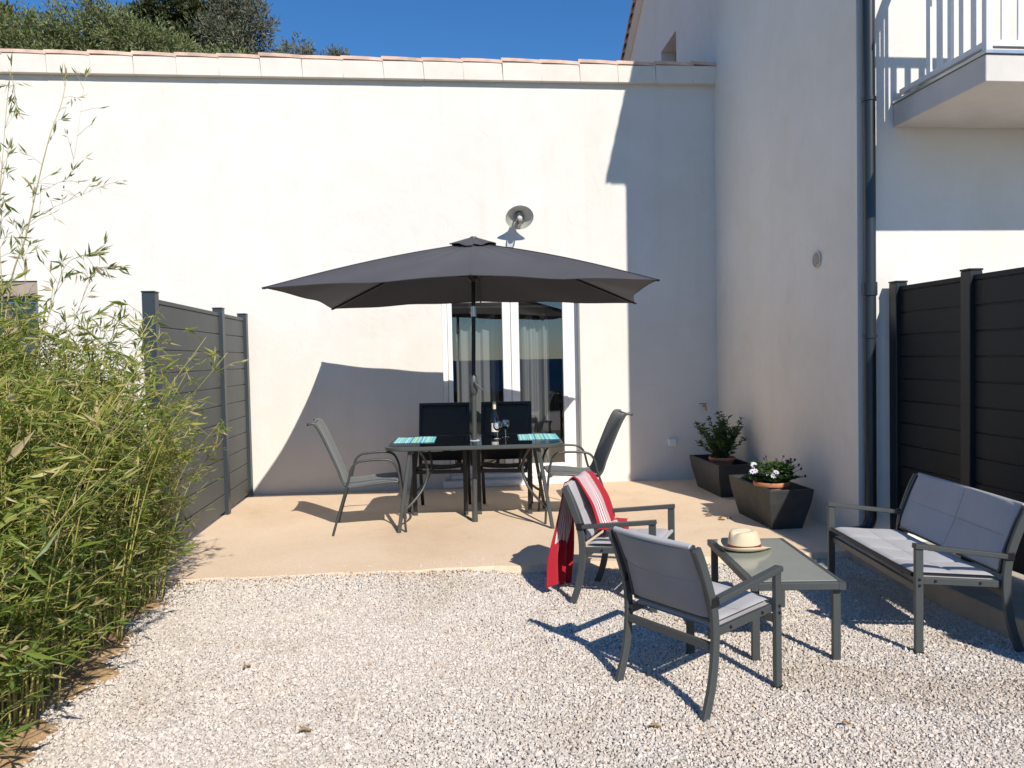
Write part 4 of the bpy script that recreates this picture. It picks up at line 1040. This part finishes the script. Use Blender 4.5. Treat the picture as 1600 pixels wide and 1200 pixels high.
for (dx, dy, h_) in ((.05, .0, .21), (-.02, .05, .23), (.12, .02, .23), (.16, -.03, .21), (.21, .0, .20), (.20, -.09, .17), (.24, -.05, .13), (.24, -.12, .08), (-.05, .02, .22)):
    tall_.append(arc([(dx*.3, dy*.3, .1), (dx*.6, dy*.6, .1+h_*.6), (dx, dy, .1+h_)], 5))
g = MB()
for s_ in stems+tall_: g.tube(s_, .0022, 5)
mk('stems', g, 'pleaf', p2); link('foliage', plant_leaves(stems, .045, .018, 9), 'pleaf', p2)
fl = [(-.10, -.12, .215), (-.05, -.15, .20), (-.165, -.06, .23), (-.13, .04, .27), (-.20, -.09, .23), (-.15, -.0, .265), (-.02, -.14, .225)]
for (x, y, z) in fl:
    g = MB(); d = Vector((x*.5+random.uniform(-.2, .2), -1+random.uniform(-.3, .3), 1.1)); q = d.to_track_quat('Z', 'X').to_matrix().to_4x4(); Mx = Matrix.Translation((x, y, z)) @ q
    for k in range(8):
        a_ = k*math.pi/4; ca, sa = math.cos(a_), math.sin(a_)
        pts = [Mx @ Vector(v) for v in ((.004*ca, .004*sa, 0), (.016*ca-.008*sa, .016*sa+.008*ca, .004), (.029*ca, .029*sa, .001), (.016*ca+.008*sa, .016*sa-.008*ca, .004))]
        g.add(pts, [(0, 1, 2, 3)])
    fo = mk('flower', g, 'petal', p2); mk('flower_eye', MB().lathe([(0, .004), (.005, .003), (.006, 0)], 8, M4=Mx), 'purple', fo, True)
for s_ in tall_:
    p = s_[-1]; mk('bud', MB().lathe([(0, -.012), (.007, -.006), (.010, .004), (.006, .012), (0, .014)], 8, tuple(p)), 'purple', p2, True)

# ------------------------------------------------------------------ bamboo hedge
def bamboo(label, cx, cy, rx, ry, ncane, hlo, hhi, lean=(.1, 0), leafL=.085, sparse=False, name='bamboo_clump', low=.08, nodes_up=1.0, seed=1):
    rs = np.random.default_rng(seed); t = thing(name, label, 'bamboo', (cx, cy, .02), 0, 'bamboo hedge along the left side')
    cv = MB(); P = []; D = []; Ls = []; Ws = []; Rn = []
    for c in range(ncane):
        a_ = rs.uniform(0, 6.28); rr_ = math.sqrt(rs.uniform()); bx, by = rx*rr_*math.cos(a_), ry*rr_*math.sin(a_)
        h_ = rs.uniform(hlo, hhi)*(1-.18*rr_); ld = Vector((lean[0]+rs.normal()*.10+bx*.22, lean[1]+rs.normal()*.10+by*.12, 0))
        pts = [Vector((bx, by, 0)), Vector((bx, by, 0))+ld*.2*h_+Vector((0, 0, h_*.36)), Vector((bx, by, 0))+ld*.55*h_+Vector((0, 0, h_*.72)), Vector((bx, by, 0))+ld*1.15*h_+Vector((0, 0, h_*.99))]
        path = arc(pts, 6); n = len(path); r0 = .0035+.0022*h_/2
        cv.tube(path, r0, 5, scales=[1-.75*i/(n-1) for i in range(n)])
        nn_ = int(h_*10*nodes_up)
        for k in range(nn_):
            f = low+(1-low)*(k+rs.uniform())/nn_; i = min(int(f*(n-1)), n-2); p = path[i].lerp(path[i+1], f*(n-1)-i)
            for br in range(rs.integers(1, 3) if not sparse else rs.integers(0, 3)):
                a2 = rs.uniform(0, 6.28); bl_ = rs.uniform(.08, .26)*(1.25-.65*f)*(1.1 if not sparse else 1.25); up = rs.uniform(.3, 1.1)
                d = Vector((math.cos(a2), math.sin(a2), up)).normalized(); q = p+d*bl_; q2 = q+Vector((d.x, d.y, d.z*.2))*bl_*.35
                cv.tube([p, q, q2], .0015, 3)
                nl = rs.integers(5, 10) if not sparse else rs.integers(3, 6)
                for l_ in range(nl):
                    u = rs.uniform(.25, 1.0); pp_ = p.lerp(q, u/.75) if u < .75 else q.lerp(q2, (u-.75)/.25)
                    dd = Vector((d.x, d.y, d.z*.4))+Vector(rs.normal(size=3))*.55; dd.z -= .1
                    P.append(pp_); D.append(dd); L_ = leafL*rs.lognormal(0, .32); Ls.append(min(L_, .17)); Ws.append(min(L_, .17)*rs.uniform(.12, .19))
                    Rn.append(np.clip(rs.normal(.22+.40*f, .20), 0, .86) if rs.random() > .10 else rs.uniform(.88, 1))  # leaves darker low on the cane: the hedge's lower shade put into colour
    mk('canes', cv, 'cane' if not sparse else 'cane_dry', t, 'all')
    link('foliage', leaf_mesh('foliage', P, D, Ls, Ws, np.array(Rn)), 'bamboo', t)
    return t
bamboo('low bamboo clump at the far end of the hedge against the grey screen', -2.02, 5.05, .30, .30, 130, .85, 1.45, (.06, .05), .050, seed=11)
bamboo('leafy bamboo clump in the middle of the hedge', -2.12, 4.30, .42, .42, 185, 1.25, 1.95, (.02, 0), .056, seed=12)
bamboo('dense bamboo clump nearest the camera at the lower left', -2.05, 3.45, .42, .40, 155, 1.0, 1.75, (.0, 0), .066, seed=13)
bamboo('short bamboo clump at the bottom left corner of the picture', -1.98, 2.75, .38, .38, 100, .9, 1.5, (.0, 0), .07, seed=15)
bamboo('bamboo clump at the left edge of the picture', -2.75, 4.1, .42, .7, 115, 1.6, 2.25, (.05, 0), .07, seed=14)
# a few tall bare canes with sparse leaf tufts
tb_ = thing('bamboo_clump', 'tall sparse bamboo canes rising above the hedge at the left edge', 'bamboo', (-2.2, 4.2, .02), 0, 'bamboo hedge along the left side')
rs = np.random.default_rng(5); cv = MB(); P = []; D = []; Ls = []; Ws = []; Rn = []
def tuft(p, d, n, L0=.07, sp_=.45):
    for k in range(n):
        P.append(p+d*rs.uniform(-.02, .02)); D.append(d+Vector(rs.normal(size=3))*sp_); L_ = L0*rs.uniform(.55, 1.25); Ls.append(L_); Ws.append(L_*rs.uniform(.13, .22)); Rn.append(rs.uniform(.1, .6) if rs.random() > .28 else rs.uniform(.9, 1))
def cane(pts, d, r, leafy, brs):
    path = arc([(x, d+rs.uniform(-.05, .05), z) for x, z in pts], 6); n = len(path); cv.tube(path, r, 6, scales=[1-.75*i/(n-1) for i in range(n)])
    k = 0.25
    while k < 1.0:
        i = min(int(k*(n-1)), n-2); p = path[i].lerp(path[i+1], k*(n-1)-i); tg = (path[i+1]-path[i]).normalized()
        for q in range(brs):
            dd = (tg*rs.uniform(.5, 1)+Vector(rs.normal(size=3))*.55).normalized(); l_ = rs.uniform(.05, .17)*(1.1-.5*k); e = p+dd*l_; cv.tube([p, p+dd*l_*.6+Vector((0, 0, .006)), e], .0011, 3)
            tuft(e, dd, int(rs.integers(2, 5)), leafy)
            if rs.random() < .6: tuft(p+dd*l_*.6, dd, 1, leafy)
        k += rs.uniform(.05, .10)
    tuft(path[-1], (path[-1]-path[-2]).normalized(), 4, leafy)
cane([(-0.046, 1.277), (0.047, 1.898), (0.151, 2.159), (0.229, 2.419), (0.31, 2.664), (0.354, 2.826), (0.387, 2.966)], 0.00, .0045, .062, 1)
cane([(0.086, 2.094), (0.216, 2.24), (0.359, 2.328), (0.529, 2.413)], 0.00, .0018, .055, 1)
cane([(0.183, 2.354), (0.286, 2.436), (0.382, 2.511), (0.469, 2.974)], 0.00, .0014, .05, 1)
cane([(-0.108, 1.675), (-0.044, 2.075), (0.01, 2.408), (0.066, 3.003), (0.072, 2.838)], 0.10, .003, .06, 2)
cane([(0.075, 1.349), (0.111, 1.786), (0.118, 2.251), (0.171, 2.544)], -0.20, .003, .062, 2)
cane([(0.195, 1.277), (0.244, 1.598), (0.325, 1.87), (0.407, 2.014), (0.557, 2.07)], -0.10, .003, .075, 2)
cane([(0.222, 1.194), (0.284, 1.533), (0.334, 1.735), (0.446, 1.988), (0.489, 2.011)], 0.10, .0025, .065, 2)
cane([(0.303, 1.044), (0.381, 1.356), (0.424, 1.6), (0.529, 1.737)], 0.20, .0025, .06, 2)
cane([(-0.025, 1.405), (0.052, 1.74), (0.087, 1.974), (0.072, 2.208)], 0.10, .0025, .07, 2)
cane([(0.388, 0.944), (0.434, 1.237), (0.529, 1.455), (0.562, 1.674)], 0.40, .002, .06, 2)
mk('canes', cv, 'cane_dry', tb_, 'all'); link('foliage', leaf_mesh('foliage', P, D, Ls, Ws, np.array(Rn)), 'bamboo', tb_)

# ------------------------------------------------------------------ trees behind the wall
def tree(label, x, y, zb, zt, blobs, mat, leaf=.09, dens=900, group='trees behind the white wall', seed=1, aspect=.45):
    """blobs: (dx, dy, z, rx, rz) ellipsoids of foliage clumps in world z"""
    rs = np.random.default_rng(seed); t = thing('tree', label, 'tree', (x, y, zb), 0, group)
    P = []; D = []; tr = MB()
    z0 = min(b[2]-b[4]*.4 for b in blobs)-zb
    tr.tube([(0, 0, -.3), (.05, 0, z0*.5), (0, .05, z0)], .14, 9, scales=[1.3, 1, .75])
    for (dx, dy, zc, rx, rz_) in blobs:
        zc -= zb
        lim = arc([(0, 0, z0*.85), (dx*.5, dy*.5, (z0*.85+zc)/2), (dx, dy, zc), (dx*1.05, dy, zc+rz_*.7)], 4); tr.tube(lim, .055, 6, scales=[1-.8*i/(len(lim)-1) for i in range(len(lim))])
        nc = int(dens/26*rx*rz_*3)+6
        for c in range(nc):
            v = rs.normal(size=3); v /= np.linalg.norm(v); rr_ = rs.uniform(.45, 1.05)
            ctr = np.array([dx+v[0]*rx*rr_, dy+v[1]*rx*rr_, zc+v[2]*rz_*rr_]); cr = rs.uniform(.12, .34)*(.6+.4*rx)
            if c % 3 == 0: tr.tube([(dx, dy, zc-rz_*.2), tuple(ctr)], .014, 4)
            m_ = int(rs.integers(30, 60)); o = rs.normal(size=(m_, 3)); o /= np.linalg.norm(o, axis=1)[:, None]; o *= cr*rs.uniform(.3, 1.0, (m_, 1))
            P.append(ctr+o); D.append(o/cr+v*.5+np.array([0, 0, .35])+rs.normal(size=(m_, 3))*.5)
    P = np.concatenate(P); D = np.concatenate(D); L_ = leaf*rs.lognormal(0, .25, len(P))
    mk('trunk', tr, 'bark', t, 'all')
    link('crown', leaf_mesh('crown', P, D, L_, L_*aspect, np.clip(rs.normal(.5, .22, len(P)), 0, 1)), mat, t)
    return t
tree('yellow green tree at the far left above the wall', -10.7, 20, 4.6, 11, [(0, 0, 9.5, 1.2, 1.1), (-.6, .3, 8.6, 1.4, 1.0), (.6, -.3, 8.6, 1.0, .8), (-.7, 0, 10.3, .9, .8)], 'yleaf', .11, 1300, seed=31)
tree('broad olive green shrub tree above the left part of the wall', -7.6, 19.2, 4.4, 10, [(-1.2, 0, 9.0, .95, .75), (-.2, 0, 9.15, 1.0, .75), (.9, 0, 8.95, 1.0, .7), (1.9, 0, 8.6, .9, .6), (-.3, .3, 8.3, 1.6, .7), (3.0, 0, 8.45, .8, .5), (3.9, 0, 8.3, .6, .45)], 'oleaf', .085, 1900, seed=32, aspect=.38)
tree('dark broad leaved tree behind the olive shrubs', -6.7, 21.5, 5.2, 11, [(-.9, 0, 10.35, .7, .6), (.1, 0, 10.8, .8, .6), (1.0, 0, 10.3, .8, .7), (.2, .2, 9.6, 1.5, .8)], 'dleaf', .115, 1000, seed=33, aspect=.6)
tree('upright grey green tree on the right of the group', -4.75, 20.5, 4.9, 11, [(-.1, 0, 10.6, .55, .8), (.35, 0, 10.1, .6, .75), (-.5, 0, 9.9, .55, .7), (.1, .1, 9.3, .95, .8)], 'gleaf', .095, 1500, seed=34, aspect=.32)
tree('small grey green bush top above the tiles, left one', -3.15, 20, 4.6, 10, [(0, 0, 9.15, .42, .42), (.2, 0, 8.8, .4, .4), (-.3, 0, 8.75, .4, .4)], 'gleaf', .08, 1500, seed=35, aspect=.35)
tree('small grey green bush top above the tiles, rightmost one', -2.2, 20.2, 4.6, 9.6, [(0, 0, 9.08, .36, .30), (.25, 0, 8.9, .3, .3)], 'gleaf', .08, 1500, seed=36, aspect=.35)

# ------------------------------------------------------------------ behind the camera (seen mirrored in the door glass)
pf = thing('stake_fence', 'split chestnut stake fence at the terrace edge, mirrored in the door', 'fence', (0, -3.8, -.25))
g = MB(); x = -6.0
while x < 8.0:
    h_ = random.uniform(.82, .98); l_ = random.uniform(-.03, .03); w_ = random.uniform(.014, .024)
    g.add([(x-w_,-.012,0),(x+w_,-.012,0),(x+w_,.012,0),(x-w_,.012,0),(x+l_-w_*.8,-.01,h_),(x+l_+w_*.8,-.01,h_),(x+l_+w_*.8,.01,h_),(x+l_-w_*.8,.01,h_)], [(0,3,2,1),(4,5,6,7),(0,1,5,4),(1,2,6,5),(2,3,7,6),(3,0,4,7)]); x += random.uniform(.075, .12)
o = mk('stakes', g, 'wood', pf); o['kind'] = 'stuff'
g = MB()
for z in (.2, .7): g.tube([(-6, -.02, z), (8, -.02, z)], .004, 5)
mk('wire', g, 'wood', pf)
tree('round dark shrub beyond the stake fence, mirrored in the door', 4.6, -4.9, -.5, 1, [(0, 0, .35, .8, .55), (.8, .1, .15, .6, .45), (-.7, 0, .1, .5, .4)], 'dleaf', .08, 700, group='shrubs beyond the stake fence', seed=41)

# ------------------------------------------------------------------ fallen leaves
def fallen(loc, rz, lab, s=1.0):
    g = MB()
    def lf(u, v):
        wv = .011*math.sin(math.pi*u)**.8; return ((-.025+.05*u)*s, (2*v-1)*wv*s, (.010+.008*abs(2*v-1)+.006*math.sin(u*5))*s)
    g.grid(lf, 8, 4); o = mk('fallen_leaf', g, 'dryleaf', smooth='all', loc=loc, rot=(0, 0, rz)); tag(o, lab, 'leaf', 'fallen dry leaves'); o.modifiers.new('th', 'SOLIDIFY').thickness = .001
fallen((-.54, 3.12, .012), .4, 'dry brown leaf on the gravel at lower centre left', 1.0)
fallen((.86, 2.95, .012), .1, 'dry brown leaf on the gravel left of the nearest chair leg', .9)
fallen((1.62, 2.87, .012), -.2, 'dry brown leaf on the gravel right of the nearest chair', .7)
fallen((-.93, 3.82, .014), 1.0, 'grey brown leaf on the gravel in front of the bamboo', 1.0)
for i, (x, y) in enumerate(((2.42, 6.55), (2.50, 6.47), (2.47, 6.38), (2.56, 6.42))):
    g = MB(); g.grid(lambda u, v: ((-.03+.06*u), (2*v-1)*.014*math.sin(math.pi*u), .003+.01*abs(2*v-1)), 6, 4)
    o = mk('fallen_leaf', g, 'dryleaf', smooth='all', loc=(x, y, PZ+.001), rot=(0, 0, i*1.3)); tag(o, ['dry leaf on the patio, farthest one beside the nearer planter', 'dry leaf on the patio, second beside the nearer planter', 'dry leaf on the patio, nearest to the camera beside the nearer planter', 'dry leaf on the patio, closest to the foot of the nearer planter'][i], 'leaf', 'dry leaves beside the planters')
